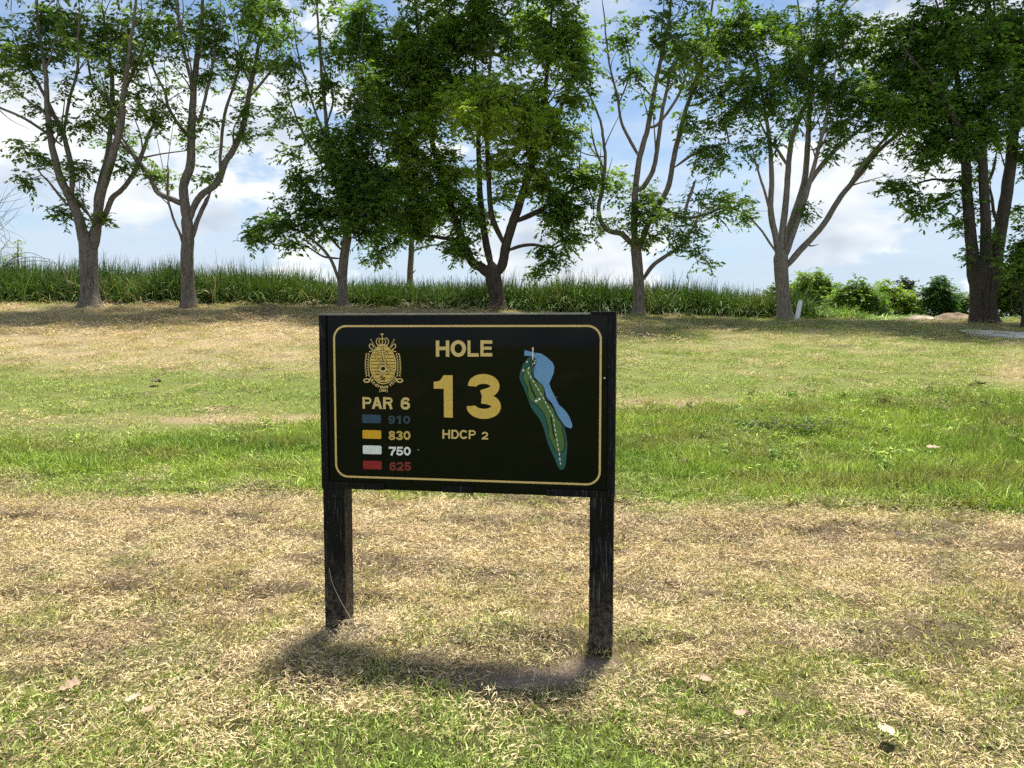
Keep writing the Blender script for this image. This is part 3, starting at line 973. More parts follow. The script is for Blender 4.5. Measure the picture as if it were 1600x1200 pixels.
build_tree('tree', 'small thin-trunked tree with a leafy low branch reaching left, behind the sign', 26.0,
    [(538, 494, 9.5), (535, 460, 8), (535, 430, 7.8), (538, 400, 7.4), (543, 365, 7), (538, 330, 6.4)],
    [[(539, 335, 6.3), (530, 300, 5.8), (517, 262, 5), (512, 220, 4.4), (510, 180, 3.8), (505, 120, 3), (500, 60, 2.4), (496, 0, 1.8), (494, -40, 1.3)],
     [(530, 442, 3.6), (520, 412, 3.4), (505, 390, 3), (488, 374, 2.5), (468, 360, 2), (440, 352, 1.5), (410, 360, 1.1)],
     [(531, 404, 2.4), (505, 401, 1.9), (482, 386, 1.5), (462, 380, 1.1)],
     [(541, 350, 5), (545, 300, 4.6), (555, 250, 4), (572, 222, 3.2), (585, 190, 2.2)],
     [(518, 264, 2.8), (490, 235, 2.4), (470, 200, 2), (455, 160, 1.4), (450, 130, 1)],
     [(513, 230, 2.6), (495, 180, 2.2), (480, 130, 1.9), (466, 70, 1.5), (462, 15, 1)],
     [(540, 320, 3.4), (562, 280, 3), (566, 200, 2.5), (560, 140, 2.1), (550, 90, 1.7)],
     [(511, 195, 2.4), (520, 150, 2.2), (502, 95, 1.9), (500, 40, 1.4)],
     [(538, 395, 3), (515, 370, 2.4), (490, 330, 1.9), (465, 295, 1.4)]],
    [(540, 335, 65, 48), (540, 262, 62, 45), (585, 300, 55, 60), (470, 288, 35, 24, .9), (432, 350, 42, 17, .95), (398, 370, 28, 11, .9), (455, 375, 24, 11, .9), (500, 335, 38, 24, .9),
     (440, 185, 28, 17, .6), (452, 240, 24, 11, .7), (500, 212, 38, 22, .8), (562, 200, 45, 38, .8), (462, 100, 20, 25, .35), (505, 70, 22, 40, .3), (520, 120, 25, 25, .4), (490, 150, 35, 35, .25), (500, -20, 40, 40, .4)],
    BARK, DA, DB, 103, group='trees along the crest', dens=0.85)

build_tree('tree', 'distant pale-stemmed tree rising beyond the cane grass behind the sign', 34.0,
    [(640, 490, 5.4), (640, 455, 5), (641, 425, 4.9), (643, 390, 4.5), (643, 350, 4), (640, 310, 3.4), (636, 270, 2.6)],
    [[(644, 393, 2.2), (662, 386, 1.8), (680, 383, 1.4), (700, 382, 1)], [(641, 430, 2), (650, 420, 1.2)], [(642, 345, 2.6), (620, 330, 2), (598, 345, 1.5), (580, 385, 1)],
     [(643, 350, 2.4), (665, 325, 1.8), (690, 310, 1.2)]],
    [(600, 368, 40, 24, .8), (585, 402, 18, 11, .8), (650, 345, 45, 26, .9), (620, 300, 60, 40, 1), (690, 330, 30, 25, .8)],
    BARK_PALE, DA, DB, 104, dens=1.1, leaf=(0.16, 0.07))

build_tree('tree', 'large dense spreading tree directly above the middle of the sign', 26.0,
    [(778, 496, 14), (776, 460, 12.5), (772, 438, 13), (770, 425, 13)],
    [[(768, 432, 11), (752, 418, 9.5), (737, 408, 8.6), (722, 372, 7.8), (706, 322, 6.8), (690, 270, 5.8), (675, 210, 4.8), (665, 140, 3.8), (655, 60, 2.8), (650, -40, 1.8)],
     [(775, 430, 9.5), (785, 412, 9.2), (790, 385, 9), (800, 350, 8.8), (812, 315, 8), (826, 270, 7), (836, 230, 6), (846, 180, 5), (851, 130, 4), (857, 70, 3), (862, -20, 2)],
     [(770, 428, 7.5), (758, 372, 7), (750, 310, 6.2), (748, 265, 5.4), (745, 200, 4.4), (740, 130, 3.4), (735, 50, 2.4)],
     [(789, 385, 6), (768, 332, 5.2), (763, 240, 4.8), (760, 180, 4), (765, 110, 3), (770, 30, 2)],
     [(802, 348, 5.6), (840, 330, 5), (870, 310, 4), (900, 290, 3), (932, 278, 2)],
     [(724, 376, 4.6), (695, 372, 3.6), (665, 368, 2.6), (640, 372, 1.6)],
     [(690, 272, 4), (660, 240, 3.2), (625, 215, 2.4), (590, 205, 1.6)],
     [(836, 232, 4), (865, 190, 3.4), (890, 140, 2.6), (905, 90, 1.8)],
     [(792, 392, 4), (822, 382, 3.2), (850, 385, 2.4), (870, 405, 1.6)],
     [(666, 150, 3), (630, 110, 2.4), (590, 80, 1.8), (560, 50, 1.2)]],
    [(640, 90, 90, 85), (755, 45, 100, 60), (870, 60, 55, 62, .95), (705, 165, 80, 55), (785, 175, 100, 60, 1.0), (862, 215, 50, 50, .85), (640, 235, 55, 65), (690, 290, 50, 55, .9),
     (655, 345, 45, 36, .8), (735, 345, 40, 40, .7), (800, 275, 70, 50, .55), (872, 300, 52, 44, .85), (882, 350, 40, 42, .75), (862, 400, 32, 28, .55), (722, 390, 34, 20, .9), (912, 270, 36, 28, .8),
     (900, 130, 30, 52, .8), (562, 60, 45, 55, .9), (700, -60, 130, 70, .9), (840, -60, 80, 60, .9), (600, 150, 50, 50, .9), (840, 430, 14, 14, .4)],
    BARK_DARK, (0.060, 0.130, 0.024), (0.185, 0.290, 0.050), 105, group='trees along the crest', dens=0.90, yellow=(770, 195, 115, (0.33, 0.41, 0.06), 0.95))

build_tree('tree', 'open-crowned tree with a curled left limb, first to the right of the sign', 26.0,
    [(998, 497, 10.2), (998, 440, 9), (995, 400, 8.8), (993, 378, 8.4)],
    [[(990, 385, 6), (972, 366, 5), (952, 361, 4.6), (939, 346, 4.2), (935, 325, 4), (942, 300, 3.6), (946, 275, 3.2), (948, 240, 2.9), (944, 205, 2.5), (932, 170, 2), (918, 140, 1.5)],
     [(992, 385, 6.8), (991, 350, 6.4), (992, 310, 6), (996, 270, 5.6), (1000, 245, 5.2), (1008, 215, 4.9), (1015, 190, 4.5), (1026, 130, 3.8), (1036, 80, 3.2), (1046, 30, 2.6), (1050, -30, 1.8)],
     [(1000, 247, 3.4), (985, 220, 3), (972, 190, 2.6), (967, 150, 2.1), (956, 100, 1.7), (950, 40, 1.3), (945, -10, 1)],
     [(1000, 388, 6.4), (1014, 347, 5.6), (1030, 320, 5.2), (1045, 290, 5), (1052, 250, 4.9), (1060, 210, 4.6), (1070, 175, 4), (1085, 130, 3.4), (1100, 80, 2.8), (1110, 20, 2.2), (1116, -40, 1.6)],
     [(994, 300, 5), (1008, 288, 4.8), (1020, 266, 4.6), (1026, 240, 4.2), (1032, 195, 3.8), (1040, 150, 3), (1052, 100, 2.3)],
     [(1004, 438, 4.6), (1020, 415, 4), (1042, 399, 3.6), (1065, 385, 3), (1080, 365, 2.4), (1092, 345, 1.8)],
     [(1068, 345, 3.2), (1074, 318, 3), (1080, 300, 2.8), (1088, 283, 2.2)],
     [(1053, 262, 2.8), (1085, 240, 2.4), (1112, 230, 1.9), (1140, 225, 1.4)],
     [(1012, 200, 3.4), (1030, 192, 3), (1060, 150, 2.5), (1080, 100, 2)],
     [(1030, 322, 3.4), (1068, 340, 3), (1100, 335, 2.4), (1135, 322, 1.8), (1160, 335, 1.2)],
     [(946, 270, 2.2), (930, 230, 1.8), (922, 190, 1.3)],
     [(968, 160, 1.8), (985, 110, 1.5), (975, 60, 1.1)]],
    [(1000, 312, 48, 30, .85), (1042, 350, 55, 32, .95), (998, 372, 34, 16, .8), (1090, 392, 30, 32, .6), (1130, 320, 40, 22, .85), (1110, 240, 36, 26, .8), (1098, 130, 45, 45, .65), (1050, 40, 55, 38, .7),
     (1122, 50, 48, 45, .75), (958, 60, 45, 38, .28), (990, 140, 38, 28, .4), (1070, 200, 38, 28, .5), (1132, 190, 36, 36, .6), (960, 290, 22, 22, .7), (1165, 340, 18, 10, .7), (1150, 232, 26, 22, .6), (1050, -50, 110, 50, .7), (965, 355, 26, 14, .6), (1150, 115, 36, 55, .6), (1160, 35, 42, 40, .6), (1085, 75, 40, 40, .6), (1045, 110, 30, 40, .4)],
    BARK, DA, LB, 106, group='trees along the crest', dens=0.52, leafy=0.5, yellow=(1080, 120, 45, (0.22, 0.26, 0.035), 0.6))

build_tree('tree', 'pale-barked tree fanning into many limbs beside the white marker post', 26.0,
    [(1228, 501, 12), (1224, 460, 10.8), (1221, 425, 11), (1220, 402, 11.5)],
    [[(1217, 405, 7), (1214, 378, 6.2), (1207, 345, 5.8), (1205, 320, 5.4), (1207, 280, 4.5), (1205, 230, 3.9), (1200, 180, 3), (1190, 120, 2.4), (1180, 60, 1.8)],
     [(1220, 405, 7), (1221, 370, 6.2), (1226, 330, 6), (1230, 280, 5.4), (1232, 250, 5), (1236, 220, 4.8), (1250, 180, 4.4), (1262, 150, 3.8), (1252, 110, 3), (1246, 50, 2.2), (1240, -20, 1.5)],
     [(1223, 408, 7.5), (1227, 385, 7.2), (1236, 350, 6.8), (1250, 305, 6), (1258, 270, 5.4), (1262, 220, 5), (1265, 170, 4.4), (1270, 110, 3.4), (1276, 50, 2.4), (1280, -20, 1.6)],
     [(1226, 405, 6), (1236, 375, 5.2), (1250, 335, 4.9), (1265, 290, 4.4), (1276, 250, 3.6), (1290, 200, 3), (1302, 150, 2.4), (1315, 90, 1.8)],
     [(1250, 310, 5), (1275, 270, 4.4), (1300, 240, 4), (1330, 215, 3.4), (1360, 190, 2.9), (1390, 150, 2.3), (1415, 100, 1.7)],
     [(1228, 418, 6.6), (1250, 391, 6), (1270, 370, 5.6), (1290, 345, 5.4), (1315, 305, 5), (1345, 270, 4.4), (1375, 235, 3.9), (1410, 205, 3.3), (1440, 160, 2.7), (1470, 110, 2)],
     [(1318, 302, 3.4), (1350, 255, 3), (1385, 215, 2.7), (1420, 180, 2.2), (1450, 150, 1.6)],
     [(1214, 396, 2.4), (1196, 371, 2), (1180, 350, 1.7), (1166, 338, 1.2)],
     [(1207, 346, 2.6), (1195, 300, 2.3), (1185, 262, 1.8), (1178, 220, 1.3)],
     [(1232, 262, 3.2), (1216, 236, 2.8), (1200, 218, 2.2), (1180, 180, 1.6)],
     [(1262, 150, 3), (1290, 100, 2.4), (1320, 60, 1.8)],
     [(1271, 369, 2.4), (1264, 383, 1.6), (1279, 380, 1.0)]],
    [(1200, 60, 65, 55, .75), (1280, 60, 75, 58, .95), (1362, 80, 75, 65, 1.0), (1382, 150, 62, 46, 1.0), (1302, 150, 55, 46, .9), (1200, 170, 40, 50, .65), (1165, 130, 38, 46, .6), (1330, 198, 44, 28, .7),
     (1192, 240, 26, 22, .5), (1240, 120, 40, 40, .8), (1290, 205, 34, 22, .5), (1262, 330, 16, 9, .6), (1432, 100, 55, 55, 1.0), (1290, -60, 140, 55, .8), (1410, 170, 30, 30, .7), (1300, 235, 14, 10, .4)],
    BARK_PALE, DA, DB, 107, group='trees along the crest', dens=0.54, leafy=0.5)

build_tree('tree', 'massive dark multi-stemmed tree at the far right beside the path', 25.0,
    [(1536, 503, 20), (1536, 470, 19), (1537, 445, 20), (1537, 425, 20)],
    [[(1522, 450, 15), (1520, 400, 11), (1515, 350, 10), (1512, 300, 9), (1510, 250, 8), (1505, 200, 7), (1500, 140, 5), (1495, 80, 4), (1490, 10, 2.6)],
     [(1538, 440, 14), (1540, 400, 10.5), (1540, 350, 9), (1538, 300, 8.8), (1536, 250, 8), (1535, 200, 7), (1540, 140, 5), (1546, 80, 3.8), (1550, 0, 2.6)],
     [(1548, 460, 14), (1553, 430, 12.5), (1558, 390, 12), (1566, 340, 11), (1572, 300, 10.4), (1577, 250, 9.8), (1581, 200, 8.8), (1586, 140, 7), (1590, 80, 5), (1595, 0, 3.2)],
     [(1512, 285, 3), (1480, 281, 2.6), (1450, 281, 2), (1420, 290, 1.4)],
     [(1511, 265, 5), (1492, 237, 4), (1470, 214, 3.5), (1448, 203, 2.8), (1420, 195, 1.9)],
     [(1537, 260, 4.4), (1518, 228, 3.8), (1498, 205, 3), (1470, 160, 2.2)],
     [(1562, 355, 3), (1552, 330, 3), (1548, 290, 2.6)],
     [(1536, 300, 3), (1550, 270, 2.8), (1558, 235, 2.2)],
     [(1506, 205, 4), (1470, 150, 3.2), (1440, 110, 2.4), (1400, 60, 1.8)],
     [(1582, 200, 4), (1610, 150, 3), (1640, 90, 2)]],
    [(1500, 55, 100, 62, 1.05), (1560, 150, 60, 62, .95), (1452, 165, 64, 55, 1.05), (1440, 235, 44, 32, .8), (1402, 290, 32, 17, .7), (1432, 320, 22, 28, .7), (1465, 322, 18, 16, .6), (1592, 250, 36, 36, .6),
     (1510, 215, 52, 36, .85), (1586, 330, 18, 12, .6), (1495, 350, 9, 9, .6), (1545, 372, 16, 20, .5), (1590, 60, 55, 55, 1.0), (1530, 330, 16, 22, .4), (1480, 300, 30, 14, .4), (1520, -60, 150, 60, 1.0), (1650, 150, 60, 90, .9), (1522, 405, 14, 14, .4), (1500, 280, 30, 20, .5)],
    BARK_DARK, DA, DB, 108, group='trees along the crest', dens=0.95, trunk_flare=1.22, flute=0.13)

build_tree('tree', 'low drooping tree half hidden behind the massive trunk at the far right', 23.5,
    [(1600, 520, 5), (1602, 480, 4.5), (1606, 440, 4), (1612, 400, 3)],
    [[(1602, 470, 2.4), (1588, 440, 2), (1580, 412, 1.6), (1570, 400, 1.2)], [(1606, 440, 2.4), (1592, 400, 2), (1584, 385, 1.5)], [(1590, 442, 1.6), (1579, 462, 1.3), (1582, 495, 0.9)], [(1604, 460, 1.8), (1590, 470, 1.3), (1588, 492, 0.8)]],
    [(1592, 392, 28, 18, .9), (1582, 416, 22, 12, .8), (1625, 380, 40, 40, .9), (1605, 425, 20, 14, .6)],
    BARK_DARK, DA, DB, 109, dens=1.1)

# leafless thicket at the left edge
rng = np.random.default_rng(5)
bare = []
for k in range(26):
    x1, y1 = rng.uniform(-10, 58), rng.uniform(275, 400)
    xm, ym = -18 + rng.normal(0, 9), rng.uniform(330, 410)
    bare.append([(-30 + rng.normal(0, 6), 470, 0.8), (xm, ym, 0.5), ((xm + x1) / 2 + rng.normal(0, 5), (ym + y1) / 2 - 6, 0.35), (x1, y1, 0.22)])
for a, h_ in ((70, 395), (88, 402), (97, 408), (55, 400)):
    bare.append([(-20, 470, 0.9), (5, 420, 0.7), (a * 0.5, h_, 0.55), (a - 8, h_ + 6, 0.45), (a + 8, h_ + 26, 0.3)])
build_tree('bare_shrub', 'bare grey twiggy shrub rising from the grass at the left edge', 27.0,
    [(-30, 482, 2.2), (-30, 470, 1.8), (-29, 455, 1.3)], bare, [], BARK_PALE, LA, LB, 120, cat='shrub', spread=0.3)
build_tree('sapling', 'thin light green leafy sapling standing in the cane grass at left', 27.6,
    [(29, 450, 1.2), (28, 415, 1.0), (28, 375, 0.6)], [[(28, 410, .6), (18, 398, .4), (12, 392, .3)], [(28, 400, .6), (38, 390, .4)]],
    [(28, 385, 8, 14, 1.6), (18, 402, 9, 8, 1.4), (35, 398, 8, 8, 1.2)], BARK_PALE, (0.10, 0.17, 0.03), (0.20, 0.26, 0.05), 121, cat='sapling', spray=0.25, leaf=(0.10, 0.04), nspray=3, nleaf=6, twig=0.004)

# bushes beyond the crest
BU = [('feathery mid green bush just right of the white marker post', 42, (1272, 505, 3), [(1268, 462, 30, 22), (1290, 475, 26, 20), (1255, 480, 22, 18)], (0.08, 0.15, 0.03), (0.20, 0.28, 0.05)),
      ('broad layered dark green bush in the middle of the far scrub', 38, (1342, 508, 3), [(1338, 468, 30, 18), (1352, 482, 32, 20), (1322, 485, 26, 18), (1345, 500, 30, 8)], (0.06, 0.125, 0.025), (0.16, 0.24, 0.045)),
      ('low yellowish green bush between the broad bush and the round tree', 50, (1400, 503, 2.5), [(1395, 475, 22, 14), (1418, 482, 18, 12), (1380, 470, 16, 16), (1428, 492, 16, 8)], (0.12, 0.20, 0.035), (0.25, 0.32, 0.06)),
      ('rounded dark green bush standing alone left of the massive tree', 46, (1468, 500, 2.5), [(1468, 470, 24, 19), (1466, 458, 15, 11), (1482, 478, 13, 12)], (0.022, 0.060, 0.018), (0.060, 0.115, 0.030)),
      ('small spindly blackish tree rising above the far bushes', 70, (1411, 500, 1.5), [(1410, 452, 13, 8), (1411, 444, 6, 6), (1402, 459, 6, 4), (1420, 456, 6, 5)], (0.014, 0.024, 0.012), (0.035, 0.045, 0.022)),
      ('faint low bush between the round bush and the massive trunk', 55, (1497, 500, 2), [(1500, 478, 14, 12), (1488, 488, 14, 8)], (0.06, 0.11, 0.03), (0.12, 0.18, 0.05)),
      ('sunlit bush behind the massive trunk at the right edge', 36, (1580, 505, 3), [(1575, 455, 30, 25), (1600, 470, 30, 25), (1565, 478, 20, 14)], (0.07, 0.12, 0.022), (0.15, 0.21, 0.04)),
      ('hazy green bush partly hidden behind the pale fanning tree', 48, (1236, 505, 2), [(1206, 470, 16, 12), (1245, 470, 14, 14)], (0.06, 0.11, 0.03), (0.13, 0.19, 0.045))]
for k, (lab, D, tr, bl, ca, cb) in enumerate(BU):
    x, y, r_ = tr
    top = bl[0]
    limbs = [[(x, y - 6, r_ * 0.6), ((x + q[0]) / 2 + 2, (y + q[1]) / 2 + 4, r_ * 0.45), (q[0], q[1], r_ * 0.2)] for q in bl]
    kk = 26.0 / D
    build_tree('bush', lab, D, [(x, y + 4, r_), (x, y - 8, r_ * 0.8), ((x + top[0]) / 2, (y + top[1]) / 2, r_ * 0.5)], limbs,
               [(q[0], q[1] - (2 if 'spindly' in lab else 7), q[2] * 1.12, q[3] * 1.4, 3.0 * (0.35 if 'spindly' in lab else 1.0)) for q in bl] + ([] if 'spindly' in lab else [(x - 10, y - 5, 18, 7, 2.6), (x + 12, y - 4, 18, 7, 2.6)]), BARK, ca, cb, 130 + k, cat='bush' if 'tree rising' not in lab else 'tree',
               group='bushes beyond the crest', spray=0.36 * D / 30, leaf=(0.105 * D / 30, 0.052 * D / 30), twig=0.006, dens=1.0, spread=0.4)

# ------------------------------------------------------------------ marker post, sand mound
white = paint('chalky_white', (0.72, 0.74, 0.73), 0.6, 0.3, 0.12, 12)
p0 = unproject(1244.5, 503, 25.2)
mk = empty('marker_post', (p0.x, p0.y, float(ground_z(np.array([p0.x]), np.array([p0.y]), False)[0]) - 0.02))
tag(mk, 'leaning white marker post beside the pale fanning tree', 'marker post')
mk.rotation_euler = (0.05, R(9), 0.3)
prof = [(0.078, -0.1), (0.080, 0.0), (0.078, 0.3), (0.074, 0.58), (0.070, 0.63), (0.055, 0.665), (0.028, 0.685), (0.004, 0.69)]
V, Fq = tube(np.array([(0, 0, z) for r_, z in prof]), [r_ for r_, z in prof], 14)
mesh_obj('shaft', V, Fq, white, mk, smooth=True)

sm, t = new_mat('pale_sand')
g = t.n('ShaderNodeTexCoord')
nz = t.noise(g.outputs['Object'], 1.6, 8, 0.7)
c = t.mix(t.ramp(nz, [(0.35, 0.0), (0.62, 1.0)]), (0.20, 0.13, 0.08), (0.52, 0.44, 0.35))
b = t.n('ShaderNodeBsdfPrincipled', inp={'Base Color': c, 'Roughness': 0.95})
bp = t.n('ShaderNodeBump', inp={'Strength': 1.0, 'Distance': 0.1, 'Height': nz}); t.l(bp.outputs[0], b.inputs['Normal'])
finish(t, b.outputs[0])


em, t = new_mat('brown_earth')
g = t.n('ShaderNodeTexCoord')
nz = t.noise(g.outputs['Object'], 2.6, 8, 0.7)
c = t.mix(t.ramp(nz, [(0.35, 0.0), (0.62, 1.0)]), (0.10, 0.075, 0.045), (0.27, 0.19, 0.12))
b = t.n('ShaderNodeBsdfPrincipled', inp={'Base Color': c, 'Roughness': 0.95})
finish(t, b.outputs[0])


def mound(name, label, cx, cy, rx, ry, h, seed, mat):
    nu, nv = 44, 26
    u = np.linspace(-1, 1, nu); v = np.linspace(-1, 1, nv)
    U, Vv = np.meshgrid(u, v, indexing='ij')
    X = U * rx; Y = Vv * ry
    rr = np.sqrt(U ** 2 + Vv ** 2)
    hgt = h * np.clip(1 - rr ** 2, 0, 1) ** 0.8 * (0.35 + 1.3 * fbm(U * 2.2 + seed, Vv * 2.2, seed, 4))
    base = float(ground_z(np.array([cx]), np.array([cy]), False)[0])
    Z = ground_z(cx + X, cy + Y, False) - base + hgt - 0.08 * (rr > 0.98) - 0.02
    ii = np.arange(nu * nv).reshape(nu, nv)
    f = np.stack([ii[:-1, :-1], ii[1:, :-1], ii[1:, 1:], ii[:-1, 1:]], -1).reshape(-1, 4)
    o = mesh_obj(name, np.stack([X.ravel(), Y.ravel(), Z.ravel()], -1), f, mat, smooth=True)
    o.location = (cx, cy, base)
    return tag(o, label, 'mound')


q = unproject(1440, 508, 26.6)
mound('sand_mound', 'pale sandy heap beyond the grass in front of the far bushes', q.x, 26.6, 1.0, 0.7, 0.20, 3, sm)
q = unproject(1488, 508, 25.9)
mound('earth_bank', 'small brown earth bank left of the massive trunk', q.x + 0.1, 25.9, 0.85, 0.6, 0.24, 9, em)

# ------------------------------------------------------------------ the sign
SIGN_W, SIGN_H = 1.4435, 0.867
SIGN_C = Vector((-0.2342, 3.6581, 1.1938))
SIGN_YAW = -0.1627
PHOTO_CORNERS = [(500.5, 490.5), (963.5, 488.3), (959.5, 780.3), (499.2, 764.2)]
UV_CORNERS = [(-SIGN_W / 2, SIGN_H / 2), (SIGN_W / 2, SIGN_H / 2), (SIGN_W / 2, -SIGN_H / 2), (-SIGN_W / 2, -SIGN_H / 2)]
_A, _b = [], []
for (x, y), (u, v) in zip(PHOTO_CORNERS, UV_CORNERS):
    _A += [[x, y, 1, 0, 0, 0, -u * x, -u * y], [0, 0, 0, x, y, 1, -v * x, -v * y]]
    _b += [u, v]
_H = np.append(np.linalg.solve(np.array(_A), np.array(_b)), 1).reshape(3, 3)


def uv(x, y):
    """metres on the sign's face for a point measured in the photograph"""
    q = _H @ np.array([x, y, 1.0])
    return (q[0] / q[2], q[1] / q[2])


sign = empty('hole_sign', (SIGN_C.x, SIGN_C.y, 0.0), SIGN_YAW)
tag(sign, 'black wooden board on two posts reading HOLE 13 in gold letters', 'sign')
CZ = SIGN_C.z                                  # local z of the face centre; local -Y looks at the viewer


def wood_black(name, dust=0.0, streak=1.0):
    m, t = new_mat(name)
    g = t.n('ShaderNodeTexCoord')
    mp = t.n('ShaderNodeMapping', inp={'Vector': g.outputs['Object'], 'Scale': (95, 95, 5.5)})
    n1 = t.noise(mp.outputs[0], 1.0, 6, 0.65, 0.4)
    n2 = t.noise(g.outputs['Object'], 7, 5, 0.65)
    wear = t.math('MULTIPLY', t.ramp(n1, [(0.54, 0.0), (0.66, 1.0)]), t.ramp(n2, [(0.40, 0.0), (0.58, min(1.0, 0.85 * streak))]))
    c = t.mix(n1, (0.004, 0.004, 0.005), (0.012, 0.012, 0.013))
    c = t.mix(wear, c, (0.12, 0.12, 0.12))
    sp = t.n('ShaderNodeTexVoronoi', inp={'Vector': g.outputs['Object'], 'Scale': 110.0})
    spk = t.math('MULTIPLY', t.math('LESS_THAN', sp.outputs['Distance'], 0.20), t.ramp(t.noise(g.outputs['Object'], 60, 2, 0.5), [(0.56, 0.0), (0.62, 0.8)]))
    c = t.mix(t.math('MULTIPLY', spk, 0.6), c, (0.30, 0.28, 0.24))
    rough = t.ramp(n2, [(0.3, 0.34), (0.7, 0.6)])
    if dust:
        sx = t.n('ShaderNodeSeparateXYZ', inp={0: g.outputs['Object']})
        # splashed soil, thickest at the foot of the post
        dn = t.noise(g.outputs['Object'], 45, 6, 0.7)
        k = t.math('MULTIPLY', t.ramp(sx.outputs[2], [(0.0, 1.0), (0.10, 0.75), (0.42, 0.0)]), t.ramp(dn, [(0.38, 0.0), (0.66, dust)]))
        c = t.mix(k, c, (0.21, 0.17, 0.135))
    b = t.n('ShaderNodeBsdfPrincipled', inp={'Base Color': c, 'Roughness': rough, 'Specular IOR Level': 0.09})
    bp = t.n('ShaderNodeBump', inp={'Strength': 0.35, 'Distance': 0.002, 'Height': n1})
    t.l(bp.outputs[0], b.inputs['Normal'])
    finish(t, b.outputs[0])
    return m


BLACK_WOOD = wood_black('black_painted_wood', 0.0, 0.6)
POST_WOOD = wood_black('weathered_black_post', 0.95, 1.15)
m, t = new_mat('glossy_black_board')
g = t.n('ShaderNodeTexCoord')
n1 = t.noise(g.outputs['Object'], 3.0, 5, 0.6)
n2 = t.noise(g.outputs['Object'], 180, 2, 0.5)
spk = t.ramp(n2, [(0.75, 0.0), (0.79, 0.5)])
c = t.mix(spk, (0.0025, 0.004, 0.003), (0.10, 0.10, 0.095))
b = t.n('ShaderNodeBsdfPrincipled', inp={'Base Color': c, 'Roughness': t.ramp(n1, [(0.3, 0.02), (0.7, 0.06)]), 'Specular IOR Level': 0.13})
finish(t, b.outputs[0])
BOARD = m
GOLD = paint('gold_paint', (0.76, 0.49, 0.095), 0.35, 0.5, 0.14, 70)
GOLD_PALE = paint('pale_gold_paint', (0.74, 0.525, 0.20), 0.42, 0.4, 0.15, 50)
INK = paint('black_print', (0.006, 0.006, 0.006), 0.5, 0.2)


def bevel_box(name, x0, x1, y0, y1, z0, z1, mat, parent, bev=0.004):
    import bmesh
    bm = bmesh.new()
    bmesh.ops.create_cube(bm, size=1.0)
    for v in bm.verts:
        v.co = Vector(((x0 + x1) / 2 + v.co.x * (x1 - x0), (y0 + y1) / 2 + v.co.y * (y1 - y0), (z0 + z1) / 2 + v.co.z * (z1 - z0)))
    bmesh.ops.bevel(bm, geom=list(bm.edges), offset=bev, segments=2, affect='EDGES', profile=0.5)
    me = bpy.data.meshes.new(name)
    bm.to_mesh(me); bm.free()
    me.materials.append(mat)
    o = bpy.data.objects.new(name, me); COL.objects.link(o); o.parent = parent
    return o


hw, hh_ = SIGN_W / 2, SIGN_H / 2
FACE = 0.014           # face of the inner board, set back from the front of the side boards (y = 0)
# posts: local y from 0.012 backwards
PW = 0.112
for sx_ in (-1, 1):
    xa = -hw + 0.002 if sx_ < 0 else hw - 0.004 - PW
    bevel_box('post', xa, xa + PW, 0.010, 0.120, -0.30, CZ - hh_ + 0.001 if False else CZ - hh_ + 0.02, POST_WOOD, sign, 0.005)
board = bevel_box('board', -hw + 0.036, hw - 0.036, FACE, 0.085, CZ - hh_ + 0.004, CZ + hh_ - 0.010, BOARD, sign, 0.002)
bevel_box('side_board', -hw, -hw + 0.036, 0.0, 0.128, CZ - hh_, CZ + hh_ - 0.0085, BLACK_WOOD, sign, 0.004)
bevel_box('side_board', hw - 0.036, hw, 0.0, 0.128, CZ - hh_, CZ + hh_ - 0.0085, BLACK_WOOD, sign, 0.004)
top = bevel_box('top_cap', -hw + 0.001, hw - 0.12, 0.004, 0.130, CZ + hh_ - 0.0085, CZ + hh_, paint('sunlit_grey_edge', (0.20, 0.20, 0.19), 0.6, 0.3, 0.6, 14), sign, 0.002)  # cap colour paled to carry the sunlit line along the top edge
bevel_box('top_cap', hw - 0.118, hw - 0.001, 0.0, 0.130, CZ + hh_ - 0.0085, CZ + hh_ + 0.006, BLACK_WOOD, sign, 0.002)
for (xa, ya, xb, yb) in ((510, 754.5, 597, 765), (689, 758.8, 738, 768.5), (852, 763.5, 950, 777)):
    u0, v1 = uv(xa, ya); u1, v0 = uv(xb, yb)
    bevel_box('batten', max(u0, -hw + 0.0365), min(u1, hw - 0.0365), 0.0015, FACE + 0.002, CZ - hh_ + 0.004, CZ - hh_ + 0.004 + 0.034, BLACK_WOOD, sign, 0.002)


